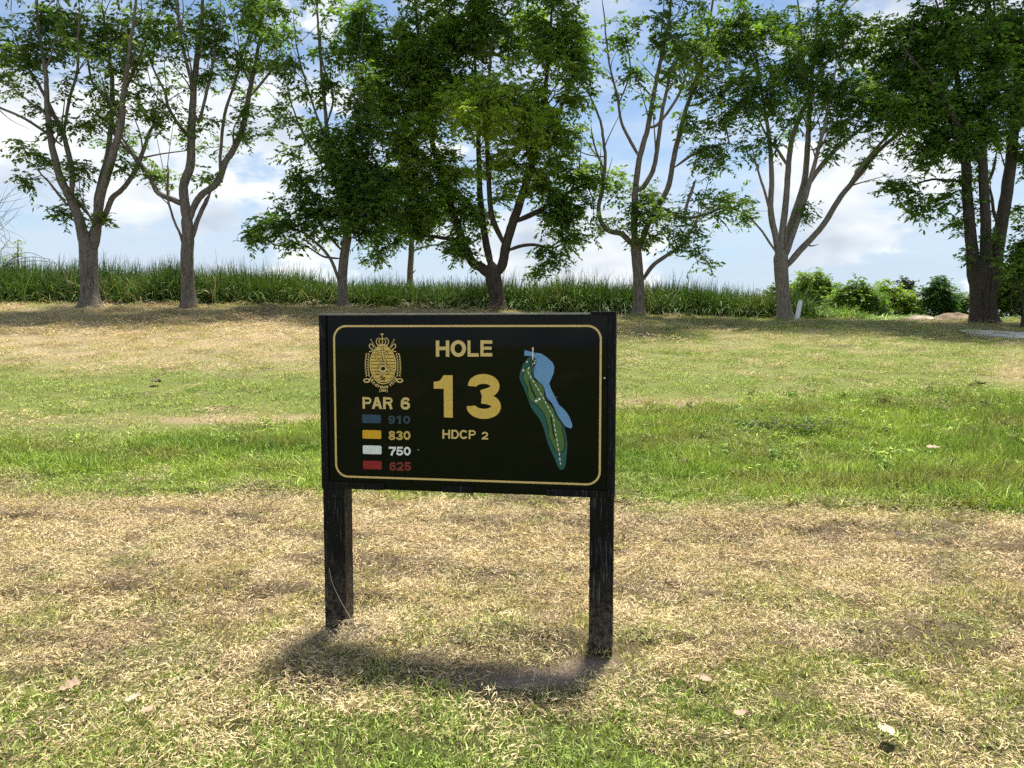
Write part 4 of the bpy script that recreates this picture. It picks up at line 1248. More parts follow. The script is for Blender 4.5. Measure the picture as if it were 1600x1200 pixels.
# ---- flat cut-out pieces on the board
class Flat:
    """flat pieces in the plane of the board, each a hair thicker than the last so that no two faces share a plane"""
    def __init__(self):
        self.V, self.F, self.k = [], [], 0

    def poly(self, pts, h=None):
        z = (0.0010 + 0.00012 * self.k) if h is None else h
        self.k += 1
        n = len(pts); b0 = len(self.V)
        ar = sum(pts[i][0] * pts[(i + 1) % n][1] - pts[(i + 1) % n][0] * pts[i][1] for i in range(n))
        if ar < 0:
            pts = pts[::-1]
        self.V += [(p[0], -z, p[1]) for p in pts] + [(p[0], 0.0005, p[1]) for p in pts]
        self.F.append(tuple(range(b0, b0 + n)))
        for i in range(n):
            j = (i + 1) % n
            self.F.append((b0 + j, b0 + i, b0 + n + i, b0 + n + j))

    def ribbon(self, pts, wdt, closed=False, h=None):
        z = (0.0010 + 0.00012 * self.k) if h is None else h
        self.k += 1
        P = np.array(pts, float); n = len(P)
        if closed:
            tg = np.roll(P, -1, 0) - np.roll(P, 1, 0)
        else:
            tg = np.gradient(P, axis=0)
        tg /= np.maximum(np.linalg.norm(tg, axis=1), 1e-9)[:, None]
        nm = np.stack([-tg[:, 1], tg[:, 0]], -1)
        wv = (np.asarray(wdt) * np.ones(n))[:, None] * 0.5
        L, Rr = P + nm * wv, P - nm * wv
        b0 = len(self.V)
        for i in range(n):
            self.V += [(L[i, 0], -z, L[i, 1]), (Rr[i, 0], -z, Rr[i, 1]), (L[i, 0], 0.0005, L[i, 1]), (Rr[i, 0], 0.0005, Rr[i, 1])]
        m_ = n if closed else n - 1
        for i in range(m_):
            a = b0 + 4 * i; c_ = b0 + 4 * ((i + 1) % n)
            self.F += [(a, a + 1, c_ + 1, c_), (a + 2, a, c_, c_ + 2), (a + 1, a + 3, c_ + 3, c_ + 1)]

    def build(self, name, mat, parent, lift=0.0):
        V = [(x, y + FACE - lift, z + CZ) for x, y, z in self.V]
        o = mesh_obj(name, V, self.F, mat, parent)
        return o


def arc(cx, cy, rx, ry, a0, a1, n=22):
    return [(cx + rx * math.cos(R(a)), cy + ry * math.sin(R(a))) for a in np.linspace(a0, a1, n)]


def glyph(ch, s):
    """outlines of one letter in a unit box: list of ('p', points) or ('r', points, width, closed)"""
    h = s / 2
    g_ = []
    def rect(x0, y0, x1, y1): g_.append(('p', [(x0, y0), (x1, y0), (x1, y1), (x0, y1)]))
    def rib(p, wd=s, closed=False): g_.append(('r', p, wd, closed))
    t_ = s * 0.82
    if ch == 'H': rect(0, 0, s, 1); rect(1 - s, 0, 1, 1); rect(s, .5 - t_ * .42, 1 - s, .5 + t_ * .58)
    elif ch == 'L': rect(0, 0, s, 1); rect(s, 0, 1, t_)
    elif ch == 'E': rect(0, 0, s, 1); rect(s, 0, 1, t_); rect(s, 1 - t_, 1, 1); rect(s, .5 - t_ * .4, .94, .5 + t_ * .5)
    elif ch in 'O0': rib(arc(.5, .5, .5 - h, .5 - h * .9, 0, 354, 40), s * .97, True)
    elif ch in 'PR':
        y2 = .38 if ch == 'P' else .42
        rect(0, 0, s, 1)
        cy = (1 + y2) / 2; ry = (1 - y2) / 2 - t_ / 2
        rib([(s, 1 - t_ / 2), (.52, 1 - t_ / 2)] + arc(.62, cy, .38 - h, ry, 90, -90, 18) + [(.52, y2 + t_ / 2), (s, y2 + t_ / 2)], t_)
        if ch == 'R':
            rib([(.55, y2 + .06), (.68, .38), (.76, .28), (.78, .15), (.86, 0)], s)
    elif ch == 'A':
        g_.append(('p', [(0, 0), (s * 1.05, 0), (.5 + s * .52, 1), (.5 - s * .52, 1)]))
        g_.append(('p', [(1 - s * 1.05, 0), (1, 0), (.5 + s * .54, 1), (.5 - s * .50, 1)]))
        rect(.24, .22, .76, .22 + t_ * .9)
    elif ch == 'D':
        rect(0, 0, s, 1)
        rib([(s, 1 - t_ / 2), (.45, 1 - t_ / 2)] + arc(.50, .5, .5 - h, .5 - t_ / 2, 90, -90, 22) + [(.45, t_ / 2), (s, t_ / 2)], t_ * 1.1)
    elif ch == 'C': rib(arc(.52, .5, .52 - h, .5 - h * .9, 36, 324, 34), s * .95)
    elif ch == '1':
        rect(1 - s * 1.95, 0, 1, 1)
        g_.append(('p', [(0, .68), (1 - s * 1.93, .68), (1 - s * 1.93, 1), (1 - s * 2.0, 1), (.43, .93), (.33, .875), (.18, .852), (0, .845)]))
    elif ch == '2':
        rect(0, 0, 1, t_)
        rib(arc(.5, .66, .5 - h, .34 - t_ / 2, 178, -28, 22) + [(.74, .45), (.45, .30), (.24, .19), (.16, t_ * .5)], s)
    elif ch == '3':
        rib(arc(.5, .735, .465 - h, .265 - t_ * .45, 182, -62, 26) + [(.44, .535)], s * .93)
        rib(arc(.5, .272, .5 - h, .272 - t_ * .45, -182, 74, 28) + [(.44, .452)], s * .97)
    elif ch == '5':
        rect(.14, 1 - t_, .94, 1)
        g_.append(('p', [(.04, .42), (.24, .44), (.34, 1 - t_ * .9), (.13, 1 - t_ * .9)]))
        rib([(.10, .47)] + arc(.48, .335, .50 - h, .335 - t_ / 2, 150, -172, 30), s * .95)
    elif ch in '69':
        ring = arc(.5, .335, .5 - h, .335 - t_ / 2, 0, 352, 32)
        stem = [(h, .36), (h * 1.02, .52), (h * 1.35, .70), (.30, .85), (.46, 1 - t_ / 2), (.60, 1 - t_ * .55), (.76, .87), (.86, .72)]
        if ch == '9':
            ring = [(1 - a, 1 - b_) for a, b_ in ring]; stem = [(1 - a, 1 - b_) for a, b_ in stem]
        rib(ring, s * .97, True); rib(stem, s * .95)
    elif ch == '7':
        rect(0, 1 - t_ * 1.05, 1, 1)
        rib([(1 - h * 1.1, 1 - t_ * 1.0), (.70, .62), (.48, .36), (.36, 0)], s * 1.05)
    elif ch == '8':
        rib(arc(.5, .735, .455 - h, .265 - t_ * .45, 0, 350, 28), s * .92, True)
        rib(arc(.5, .275, .5 - h, .275 - t_ * .45, 0, 350, 30), s * .95, True)
    return g_


def letter(ch, box, mat, s=0.24, parent=board):
    """box: pixel box in the photograph, turned into metres on the board"""
    x0, y0, x1, y1 = box
    u0, v1 = uv(x0, y0); u1, v0 = uv(x1, y1)
    u0b, v0 = uv(x0, y1); u1b, v1b = uv(x1, y0)
    u0, u1, v0, v1 = (u0 + u0b) / 2, (u1 + u1b) / 2, v0, (v1 + v1b) / 2
    W_, H_ = u1 - u0, v1 - v0
    fl = Flat()
    tr = lambda p: (u0 + p[0] * W_, v0 + p[1] * H_)
    for it in glyph(ch, s):
        if it[0] == 'p':
            fl.poly([tr(p) for p in it[1]])
        else:
            # stroke width follows the stretch of the box
            P = np.array(it[1]); tg = np.gradient(P, axis=0)
            tg /= np.maximum(np.linalg.norm(tg, axis=1), 1e-9)[:, None]
            wd = it[2] * np.sqrt((tg[:, 1] * W_) ** 2 + (tg[:, 0] * H_ * 0.86) ** 2)
            fl.ribbon([tr(p) for p in it[1]], wd, it[3])
    return fl.build('letter', mat, parent)


sign_letters = [('H', (681, 531.7, 702, 557)), ('O', (704, 531, 728.2, 557.4)), ('L', (730.6, 531.6, 748, 556.8)), ('E', (750.7, 531.4, 769.2, 556.4))]
for ch, bx in sign_letters: letter(ch, bx, GOLD_PALE, 0.255)
letter('1', (676.7, 585.9, 706.3, 651.8), GOLD, 0.24)
letter('3', (727.8, 584.6, 782.1, 652.8), GOLD, 0.275)
for ch, bx in (('H', (689.3, 671.4, 701.3, 685.3)), ('D', (703.3, 671.5, 715.2, 685.6)), ('C', (716, 671.6, 729.2, 686)), ('P', (730.6, 671.9, 741.7, 686)), ('2', (751, 674.6, 761, 686.5))):
    letter(ch, bx, GOLD_PALE, 0.24)
for ch, bx in (('P', (564.8, 620.1, 579, 638.2)), ('A', (579.2, 620.1, 595.6, 638.4)), ('R', (597.1, 620.3, 612.2, 638.9)), ('6', (624.7, 620.5, 639.1, 639.8))):
    letter(ch, bx, GOLD_PALE, 0.26)
YARDS = [('910', (0.020, 0.060, 0.125), (0.030, 0.058, 0.088), 647.5, 661.3, 649.1, 662.1, ((604.7, 615.3), (617.6, 624.6), (628, 639.1))),
         ('830', (0.72, 0.40, 0.008), (0.60, 0.40, 0.10), 671.9, 686.0, 673.3, 687.4, ((604.7, 615.3), (616.3, 627.1), (628, 639.1))),
         ('750', (0.80, 0.84, 0.90), (0.85, 0.86, 0.88), 696.0, 710.3, 698.2, 712.0, ((604.7, 615.9), (616.1, 627.4), (628, 639.1))),
         ('625', (0.30, 0.006, 0.016), (0.21, 0.024, 0.018), 720.1, 734.2, 722.3, 735.8, ((605.2, 615.5), (616.6, 627.1), (628.2, 639.6)))]
for word, sc_, tc_, ya, yb, za, zb, xs in YARDS:
    sm_ = paint('swatch_' + word, sc_, 0.4, 0.4, 0.15, 40); lm_ = paint('digits_' + word, tc_, 0.45, 0.4, 0.12, 40)
    u0, v1 = uv(563.9, ya); u1, v0 = uv(593.1, yb)
    r_ = 0.006
    fl = Flat()
    fl.poly(arc(u1 - r_, v1 - r_, r_, r_, 0, 90, 5) + arc(u0 + r_, v1 - r_, r_, r_, 90, 180, 5) + arc(u0 + r_, v0 + r_, r_, r_, 180, 270, 5) + arc(u1 - r_, v0 + r_, r_, r_, 270, 360, 5))
    fl.build('colour_swatch', sm_, board)
    for ch, (xa, xb) in zip(word, xs):
        letter(ch, (xa, za, xb, zb), lm_, 0.27)

# gold line round the board
u0, v1 = uv(522.2, 509.6); u1, _ = uv(939.3, 509.6)
ub, v0a = uv(521.5, 745.8); _, v0b = uv(937.5, 757.2)
v0 = (v0a + v0b) / 2
u0 = (u0 + ub) / 2
rr_ = 0.062
fl = Flat()
fl.ribbon(arc(u1 - rr_, v1 - rr_, rr_, rr_, 0, 90, 12) + arc(u0 + rr_, v1 - rr_, rr_, rr_, 90, 180, 12) + arc(u0 + rr_, v0 + rr_, rr_, rr_, 180, 270, 12) + arc(u1 - rr_, v0 + rr_, rr_, rr_, 270, 360, 12), 0.0095, True)
fl.build('border_line', GOLD_PALE, board)


# ---- the plan of the hole
def mp_(x, y): return uv(790 + x / 5.458, 530 + y / 5.458)


def smooth_poly(pts, sub=4):
    P = np.array(pts, float); n = len(P)
    out = []
    for i in range(n):
        a, b_, c_, d_ = P[i - 1], P[i], P[(i + 1) % n], P[(i + 2) % n]
        for k in range(sub):
            s = k / sub
            out.append(tuple(0.5 * (2 * b_ + (c_ - a) * s + (2 * a - 5 * b_ + 4 * c_ - d_) * s * s + (3 * b_ - a - 3 * c_ + d_) * s ** 3)))
    return out


LAKE = [(162, 90), (200, 100), (240, 112), (300, 118), (350, 150), (400, 195), (415, 235), (408, 290), (385, 340), (370, 375), (385, 420), (420, 490), (450, 555), (500, 600), (535, 650), (560, 710),
        (566, 745), (550, 760), (510, 745), (470, 700), (440, 650), (415, 590), (390, 540), (350, 500), (330, 440), (310, 390), (270, 350), (235, 310), (230, 260), (245, 215), (258, 175), (235, 145), (195, 139), (160, 138)]
ROUGH = [(205, 150), (170, 180), (140, 230), (118, 300), (120, 340), (150, 410), (185, 500), (205, 560), (240, 620), (290, 690), (325, 780), (350, 870), (380, 950), (415, 1030), (440, 1090), (465, 1117), (490, 1105),
         (505, 1070), (515, 980), (522, 880), (510, 790), (490, 730), (450, 670), (420, 610), (390, 560), (345, 500), (325, 420), (300, 380), (250, 340), (235, 290), (250, 200), (235, 155)]
FAIR = [(200, 225), (165, 250), (145, 320), (155, 360), (185, 410), (190, 480), (215, 530), (260, 560), (300, 600), (325, 640), (345, 700), (358, 760), (360, 820), (385, 880), (405, 920), (420, 955), (450, 968),
        (480, 955), (498, 915), (495, 850), (480, 770), (470, 710), (430, 660), (410, 600), (380, 555), (350, 530), (330, 480), (325, 420), (300, 380), (250, 345), (225, 300), (218, 250)]
BLUE = paint('map_blue', (0.17, 0.34, 0.62), 0.5, 0.3, 0.18, 25)
TEAL = paint('map_teal', (0.022, 0.115, 0.10), 0.5, 0.3, 0.12, 25)
GREENP = paint('map_green', (0.085, 0.17, 0.045), 0.5, 0.3, 0.12, 25)
DKGREEN = paint('map_dark_green', (0.035, 0.09, 0.035), 0.5, 0.3, 0.12, 25)
WHITEP = paint('map_white', (0.78, 0.78, 0.72), 0.5, 0.3, 0.1, 25)
REDP = paint('map_red', (0.35, 0.03, 0.02), 0.5, 0.3)


def flat_piece(name, mat, parent, polys=(), ribs=(), h=0.001):
    fl = Flat(); k = 0
    for p in polys:
        fl.poly(p, h + 0.00010 * k); k += 1
    for p, wd, cl_ in ribs:
        fl.ribbon(p, wd, cl_, h + 0.00010 * k); k += 1
    return fl.build(name, mat, parent)


cmap = flat_piece('course_plan', TEAL, sign, [[mp_(*p) for p in smooth_poly(ROUGH)]], h=0.0012)
flat_piece('lake', BLUE, cmap, [[mp_(*p) for p in LAKE]], h=0.0016)
flat_piece('fairway', GREENP, cmap, [[mp_(*p) for p in smooth_poly(FAIR)]], h=0.0020)
flat_piece('fairway_outline', INK, cmap, ribs=[([mp_(*p) for p in smooth_poly(FAIR)], 0.0030, True)], h=0.0024)
flat_piece('rough_outline', INK, cmap, ribs=[([mp_(*p) for p in catmull(np.array(ROUGH[19:]), 4)], 0.0030, False)], h=0.0026)
flat_piece('green', DKGREEN, cmap, [[mp_(*p) for p in arc(232, 190, 26, 34, 0, 345, 18)]], h=0.0024)
flat_piece('green_outline', INK, cmap, ribs=[([mp_(*p) for p in arc(232, 190, 27, 35, 0, 345, 22)], 0.0025, True)], h=0.0027)
for cx, cy, rx, ry in ((258, 523, 15, 11), (285, 508, 13, 12), (150, 263, 8, 12), (183, 189, 8, 9), (246, 200, 7, 9), (230, 212, 6, 6), (252, 180, 5, 7)):
    o = flat_piece('bunker', WHITEP, cmap, [[mp_(*p) for p in arc(cx, cy, rx, ry, 0, 330, 12)]], h=0.0030)
    flat_piece('bunker_outline', INK, o, ribs=[([mp_(*p) for p in arc(cx, cy, rx + 2, ry + 2, 0, 330, 12)], 0.0016, True)], h=0.0028)
flat_piece('ditch', INK, cmap, [[mp_(*p) for p in ((192, 343), (200, 345), (225, 420), (262, 500), (252, 503), (215, 430))]], h=0.0028)
flat_piece('ditch', INK, cmap, [[mp_(*p) for p in ((376, 660), (388, 658), (396, 730), (412, 815), (422, 858), (412, 845), (398, 800), (392, 760))]], h=0.0028)
flat_piece('tee', DKGREEN, cmap, [[mp_(*p) for p in ((460, 1048), (474, 1080), (466, 1092), (453, 1078))]], h=0.0024)
line = [(203, 232), (190, 275), (250, 380), (310, 482), (360, 580), (402, 665), (416, 760), (436, 880), (450, 962), (462, 1070)]
LP = catmull(np.array(line, float), 20)
cum_ = np.concatenate([[0], np.cumsum(np.linalg.norm(np.diff(LP, axis=0), axis=1))])
s0 = 0.0
while s0 < cum_[-1] - 10:
    seg = np.linspace(s0, min(s0 + 27, cum_[-1]), 4)
    pts = [mp_(np.interp(s, cum_, LP[:, 0]), np.interp(s, cum_, LP[:, 1])) for s in seg]
    flat_piece('dash', WHITEP, cmap, ribs=[(pts, 0.0042, False)], h=0.0034)
    s0 += 42
flat_piece('flag_pole', WHITEP, cmap, ribs=[([mp_(235, 66), mp_(232, 120), mp_(232, 172)], 0.0055, False)], h=0.0036)
flat_piece('flag', REDP, cmap, [[mp_(*p) for p in ((231, 70), (206, 78), (231, 90))]], h=0.0034)


# ---- the crest
def cr(x, y): return uv(550 + x / 10.44, 510 + y / 10.44)


def crp(pts): return [cr(*p) for p in pts]


K = 0.0029 / 10.0            # metres per crest unit, roughly
crest_o = flat_piece('crest', GOLD_PALE, sign, ribs=[(crp(arc(500, 622, 209, 309, 0, 356, 60)), 0.0052, True)], h=0.0014)
bands = [(335, 395), (405, 455), (464, 511), (522, 563), (573, 616), (628, 671), (682, 726), (736, 781), (791, 836), (846, 902)]
for a, b_ in bands:
    pts = []
    for yy in np.linspace(a, b_, 5):
        pts.append((500 + 196 * math.sqrt(max(0.002, 1 - ((yy - 618) / 294) ** 2)), yy))
    for yy in np.linspace(b_, a, 5):
        pts.append((500 - 196 * math.sqrt(max(0.002, 1 - ((yy - 618) / 294) ** 2)), yy))
    flat_piece('band', GOLD, crest_o, [crp(pts)], h=0.0012)


def outlined(name, pts, wd, h):
    P = catmull(np.array(pts, float), 6)
    flat_piece(name + '_outline', INK, crest_o, ribs=[(crp(P), wd + 0.0046, False)], h=h)
    flat_piece(name, GOLD_PALE, crest_o, ribs=[(crp(P), wd, False)], h=h + 0.0004)


outlined('monogram_stroke', [(495, 345), (488, 460), (470, 590), (400, 690), (395, 780)], 0.0040, 0.0018)
outlined('monogram_stroke', [(496, 345), (515, 500), (560, 620), (620, 690), (670, 660)], 0.0060, 0.0020)
outlined('monogram_stroke', [(585, 480), (570, 430), (500, 402), (420, 420), (392, 480), (420, 550), (520, 600), (590, 660), (600, 730), (540, 775), (440, 770), (395, 740)], 0.0055, 0.0026)
flat_piece('ball', GOLD_PALE, crest_o, [crp(arc(507, 688, 58, 56, 0, 345, 20))], h=0.0034)
flat_piece('ball_centre', INK, crest_o, [crp(arc(505, 685, 36, 32, 0, 345, 16))], h=0.0038)
# crown of the crest
flat_piece('crown_hoop', GOLD_PALE, crest_o, ribs=[(crp(arc(450, 245, 52, 60, 60, 270, 16)), 0.0040, False), (crp(arc(548, 245, 52, 60, 120, -90, 16)), 0.0040, False),
           (crp(catmull(np.array([(500, 195), (462, 205), (442, 240), (470, 300)], float), 5)), 0.0038, False), (crp(catmull(np.array([(500, 195), (535, 205), (555, 240), (528, 300)], float), 5)), 0.0038, False),
           (crp([(499, 190), (499, 250), (499, 300)]), 0.0044, False), (crp(catmull(np.array([(415, 312), (460, 300), (500, 297), (540, 300), (585, 312)], float), 4)), 0.0042, False)], h=0.0012)
flat_piece('cross', GOLD_PALE, crest_o, ribs=[(crp([(496, 105), (496, 150), (497, 190)]), 0.0036, False), (crp([(470, 127), (496, 127), (522, 127)]), 0.0040, False)], h=0.0012)
for sg in (-1, 1):
    mx = lambda x: 500 + sg * (x - 500)
    flat_piece('club_grip', GOLD_PALE, crest_o, ribs=[(crp([(mx(695), 205), (mx(660), 268), (mx(618), 340)]), 0.0052, False)], h=0.0012)
    flat_piece('club_grip_core', INK, crest_o, ribs=[(crp([(mx(692), 212), (mx(660), 268), (mx(622), 334)]), 0.0022, False)], h=0.0018)
    flat_piece('ribbon_loop', GOLD_PALE, crest_o, ribs=[(crp(catmull(np.array([(mx(640), 345), (mx(665), 300), (mx(700), 285), (mx(715), 315), (mx(700), 350), (mx(660), 375), (mx(690), 405), (mx(722), 408)], float), 5)), 0.0042, False)], h=0.0022)
    flat_piece('club_head', GOLD_PALE, crest_o, [crp(arc(mx(768), 880, 58, 38, 0, 345, 18))], h=0.0012)
    flat_piece('club_head_hollow', INK, crest_o, [crp(arc(mx(772), 878, 32, 18, 0, 345, 14))], h=0.0017)
    flat_piece('club_shaft', GOLD_PALE, crest_o, ribs=[(crp([(mx(682), 815), (mx(712), 850), (mx(735), 880)]), 0.0045, False)], h=0.0022)
    for k in range(9):
        yy = 455 + k * 43
        bow = 20 * math.sin((yy - 440) / 400 * math.pi)
        for dx, ang in ((-22, 62), (20, 118)):
            cx = mx(745 + bow + dx)
            a = R(ang)
            ux, uy = math.cos(a) * sg, -math.sin(a)
            L_ = 30
            flat_piece('laurel_leaf', GOLD_PALE, crest_o, [crp([(cx - ux * L_, yy - uy * L_), (cx - uy * 10, yy + ux * 10), (cx + ux * L_, yy + uy * L_), (cx + uy * 10, yy - ux * 10)])], h=0.0012)


def small_text(txt, mat, place, size):
    """tiny lettering, one mesh per letter, from the built-in font; place(i) -> photo point and tilt"""
    for i, ch in enumerate(txt):
        if ch == ' ':
            continue
        cu = bpy.data.curves.new('lettering', 'FONT')
        cu.body = ch; cu.size = size; cu.align_x = 'CENTER'; cu.align_y = 'CENTER'; cu.offset = size * 0.025
        cu.extrude = 0.0004; cu.resolution_u = 3
        ob = bpy.data.objects.new('lettering', cu)
        COL.objects.link(ob)
        dg = bpy.context.evaluated_depsgraph_get()
        me = bpy.data.meshes.new_from_object(ob.evaluated_get(dg))
        bpy.data.objects.remove(ob); bpy.data.curves.remove(cu)
        me.materials.clear(); me.materials.append(mat)
        for p in me.polygons:
            p.material_index = 0
        (x, y), a = place(i)
        o = bpy.data.objects.new('small_letter', me)
        COL.objects.link(o); o.parent = crest_o
        o.location = (x, FACE - 0.0014, y + CZ)
        o.rotation_euler = (math.pi / 2, -a, 0)


_name = 'Andrews Hill'
_adv = [1.05, .95, 1.0, .8, .85, 1.2, .8, .55, 1.1, .55, .5, .5]
_cs = np.cumsum(_adv) - np.array(_adv) / 2; _cs = _cs / sum(_adv)
def _pl(i):
    a = 216 + 108 * _cs[i]
    x, y = 500 + 248 * math.cos(R(a)), 655 - 330 * math.sin(R(a))
    tilt = math.atan2(-330 * math.cos(R(a)) * -1, 248 * math.sin(R(a)) * -1)
    return cr(x, y), math.atan2(math.cos(R(a)) * 330, -math.sin(R(a)) * 248)
small_text(_name, GOLD_PALE, _pl, 0.026)
small_text('(2000)', GOLD_PALE, lambda i: (cr(437 + i * 25.5, 1044), 0.0), 0.0165)
small_text('St', INK, lambda i: (cr(475 + i * 42, 845), 0.0), 0.032)

# ------------------------------------------------------------------ fallen leaves on the turf
def dry_leaf_mesh(seed, L, W_):
    rg = np.random.default_rng(seed)
    nu, nv = 11, 7
    V = []
    for i in range(nu):
        f = i / (nu - 1)
        hw_ = W_ * math.sin(math.pi * min(1, f * 0.92 + 0.06)) ** 0.7
        for j in range(nv):
            s = (j / (nv - 1) - 0.5) * 2
            x = (f - 0.5) * L
            y = s * hw_ * (1 + 0.18 * math.sin(i * 2.1 + seed) * abs(s))
            z = 0.35 * W_ * s * s * (0.6 + 0.6 * math.sin(f * 3 + seed)) + 0.18 * L * math.sin(f * 3.0 + seed * 0.7) * 0.6 + 0.12 * W_ * math.sin(i * 1.9 + j * 1.3 + seed)
            V.append((x, y, z))
    Fq = [(i * nv + j, (i + 1) * nv + j, (i + 1) * nv + j + 1, i * nv + j + 1) for i in range(nu - 1) for j in range(nv - 1)]
    zmin = min(v[2] for v in V)
    return [(a, b_, c_ - zmin) for a, b_, c_ in V], Fq


def dry_leaf_mat(name, ca, cb):
    m, t = new_mat(name)
    g = t.n('ShaderNodeTexCoord')
    c = t.mix(t.noise(g.outputs['Object'], 45, 5, 0.65), ca, cb)
    b = t.n('ShaderNodeBsdfPrincipled', inp={'Base Color': c, 'Roughness': 0.7, 'Specular IOR Level': 0.3})
    finish(t, b.outputs[0])
    return m


LEAFM = [dry_leaf_mat('cream_dry_leaf', (0.42, 0.33, 0.21), (0.60, 0.50, 0.35)), dry_leaf_mat('tan_dry_leaf', (0.26, 0.18, 0.115), (0.42, 0.31, 0.21)), dry_leaf_mat('brown_dry_leaf', (0.04, 0.028, 0.02), (0.10, 0.065, 0.045))]
FALLEN = [(1384, 1156, 0.062, 0.032, 0, 0.3, 'pale cream curled leaf on green turf, nearest the lower right corner'),
          (1098, 1073, 0.060, 0.034, 1, 1.1, 'tan leaf lying flat on turf to the right of the right post'),
          (1159, 1129, 0.060, 0.022, 1, -0.5, 'narrow tan leaf between the flat tan leaf and the cream leaf'),
          (210, 1106, 0.070, 0.024, 0, 0.15, 'narrow pale leaf casting a dark shadow in the lower left'),
          (112, 1090, 0.085, 0.040, 1, 0.4, 'broad pinkish tan leaf in the lower left, left of the narrow pale leaf'),
          (231, 1124, 0.040, 0.020, 1, 1.3, 'small tan leaf just below the narrow pale leaf'),
          (1405, 843, 0.055, 0.042, 2, 0.2, 'small dark brown leaf on the straw at the right'),
          (1458, 714, 0.16, 0.060, 1, 0.2, 'pale fallen leaf caught in the tall green strip at right'),
          (244, 601, 0.17, 0.10, 2, 0.4, 'dark speck of debris on the green lawn at upper left'),
          (1532, 604, 0.20, 0.10, 2, 1.0, 'dark speck of debris on the lawn at upper right')]
for k, (x, y, L_, W_, mi, rz, lab) in enumerate(FALLEN):
    # walk the ray to the ground
    lo_, hi_ = 1.5, 40.0
    for dd in np.arange(1.5, 30, 0.01):
        p = unproject(x, y, dd)
        if p.z <= float(ground_z(np.array([p.x]), np.array([p.y]))[0]) + 0.02:
            break
    V, Fq = dry_leaf_mesh(k + 3, L_, W_)
    o = mesh_obj('fallen_leaf' if 'debris' not in lab else 'leaf_debris', V, Fq, LEAFM[mi], smooth=True)
    o.location = (p.x, p.y, p.z + (0.034 if dd < 6 else (0.10 if 'strip' in lab else 0.03)))
    o.rotation_euler = (0.1, -0.08, rz)
    tag(o, lab, 'leaf', 'fallen leaves on the turf')

# dry stalk leaning on the left post
V, Fq = tube(catmull(np.array([(-0.71, 3.60, 0.06), (-0.80, 3.62, 0.20), (-0.865, 3.64, 0.32), (-0.885, 3.65, 0.40)]), 5), np.linspace(0.0024, 0.0009, 16), 5)
tag(mesh_obj('dry_stalk', V, Fq, LEAFM[0], smooth=True), 'thin pale dry stalk leaning against the foot of the left post', 'stalk')

# broad-leaved weeds in the green strip
def weed(name, label, px, py, R_, H_, n, ca, cb, seed, leaf):
    rg = np.random.default_rng(seed)
    for dd in np.arange(6, 20, 0.02):
        p = unproject(px, py, dd)
        if p.z <= float(ground_z(np.array([p.x]), np.array([p.y]))[0]):
            break
    root = empty(name, (p.x, p.y, p.z))
    tag(root, label, 'weed', 'weeds in the unmown strip')
    C = rg.normal(size=(n, 3)) * np.array([R_ * .5, R_ * .35, H_ * .2]) + np.array([0, 0, H_ * .6])
    C[:, 2] = np.clip(C[:, 2], H_ * 0.15, None)
    tw = [tube(catmull(np.array([(c_[0] * .3, c_[1] * .3, -.02), (c_[0] * .6, c_[1] * .6, c_[2] * .6), tuple(c_)]), 3), np.linspace(.004, .002, 7), 4) for c_ in C]
    V, Fq = cat_meshes(tw)
    o = mesh_obj('stems', V, Fq, BARK, root); o['kind'] = 'stuff'
    V, Fq, T = leaves(C, rg, 3, 6, leaf * 2.2, leaf, leaf * .5, lerp_col(ca, cb, rg.uniform(size=n)), 0.2)
    o = mesh_obj('foliage', V, Fq, LEAF, root, attrs={'tint': ('FLOAT_COLOR', T)}); o['kind'] = 'stuff'


weed('weed_clump', 'dark tangled weed clump in the green strip right of the sign', 1240, 672, 1.0, 0.15, 130, (0.075, 0.115, 0.035), (0.16, 0.20, 0.06), 1, 0.042)

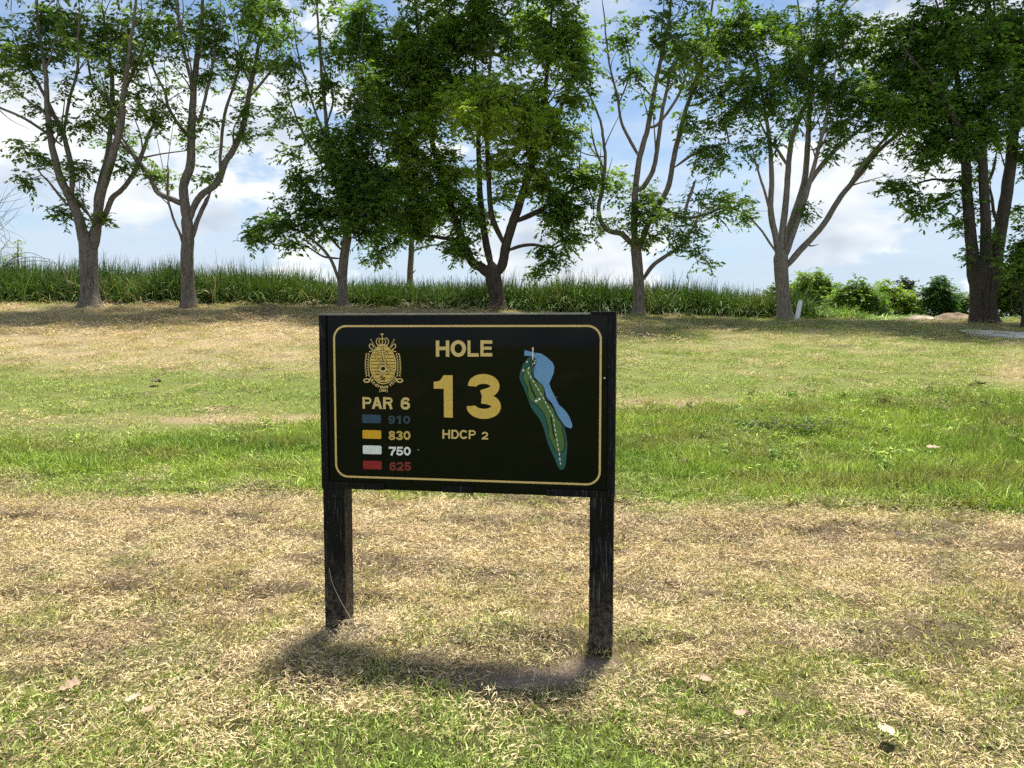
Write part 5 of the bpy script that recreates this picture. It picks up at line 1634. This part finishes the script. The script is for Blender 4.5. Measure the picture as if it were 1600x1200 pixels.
def weed_proto(seed):
    rg = np.random.default_rng(seed)
    C = rg.normal(size=(9, 3)) * np.array([0.06, 0.06, 0.03]) + np.array([0, 0, 0.13])
    V, Fq, T = leaves(C, rg, 2, 6, 0.10, 0.055, 0.030, np.ones((9, 3)), 0.2)
    o = mesh_obj('weed_leaf', V, Fq, gmat, attrs={'rnd': ('FLOAT', np.repeat(rg.uniform(size=len(V) // 4), 4))})
    COL.objects.unlink(o)
    return o


wp = [weed_proto(300 + k) for k in range(6)]
xy = sample_ground(5200, 7.5, 14.0)
px, py = project_np(np.stack([xy[:, 0], xy[:, 1], ground_z(xy[:, 0], xy[:, 1], False)], -1))
pr = strip_mask(xy[:, 0], xy[:, 1]) * sstep(0.40, 0.70, fbm(xy[:, 0] * 0.9 + 5, xy[:, 1] * 1.3, 205, 3)) * (0.15 + 0.85 * sstep(1050, 1250, px)) * sstep(2.0, 3.0, xy[:, 1])
xy = xy[RNG.uniform(size=len(xy)) < pr * 0.6]
n = len(xy)
c = lerp_col((0.15, 0.27, 0.045), (0.40, 0.50, 0.10), RNG.uniform(size=n))
bw = RNG.uniform(size=n) < 0.25
c[bw] = np.asarray((0.24, 0.24, 0.08))
s_ = RNG.uniform(0.35, 0.75, n)
scatter('low_weeds', put(xy, -0.02), rots(n, 0.15), np.stack([s_, s_, s_ * RNG.uniform(0.7, 1.5, n)], -1), rgba(c), RNG.integers(0, 6, n), wp,
        'low broad-leaved weeds mixed into the unmown strip right of the sign', 'weeds')

# flecks of pale dirt on the board
for (x, y, r_) in ((945, 590, 0.0055), (651, 703, 0.003), (884, 757, 0.003), (535, 492.5, 0.004), (700, 548, 0.0018), (870, 620, 0.002)):
    u_, v_ = uv(x, y)
    rg = np.random.default_rng(int(x))
    if v_ < SIGN_H / 2 - 0.012:
        flat_piece('dirt_fleck', WHITEP, board, [[(u_ + r_ * rg.uniform(.5, 1.2) * math.cos(a), v_ + r_ * rg.uniform(.4, 1.3) * math.sin(a)) for a in np.linspace(0, 5.6, 7)]], h=0.0008)
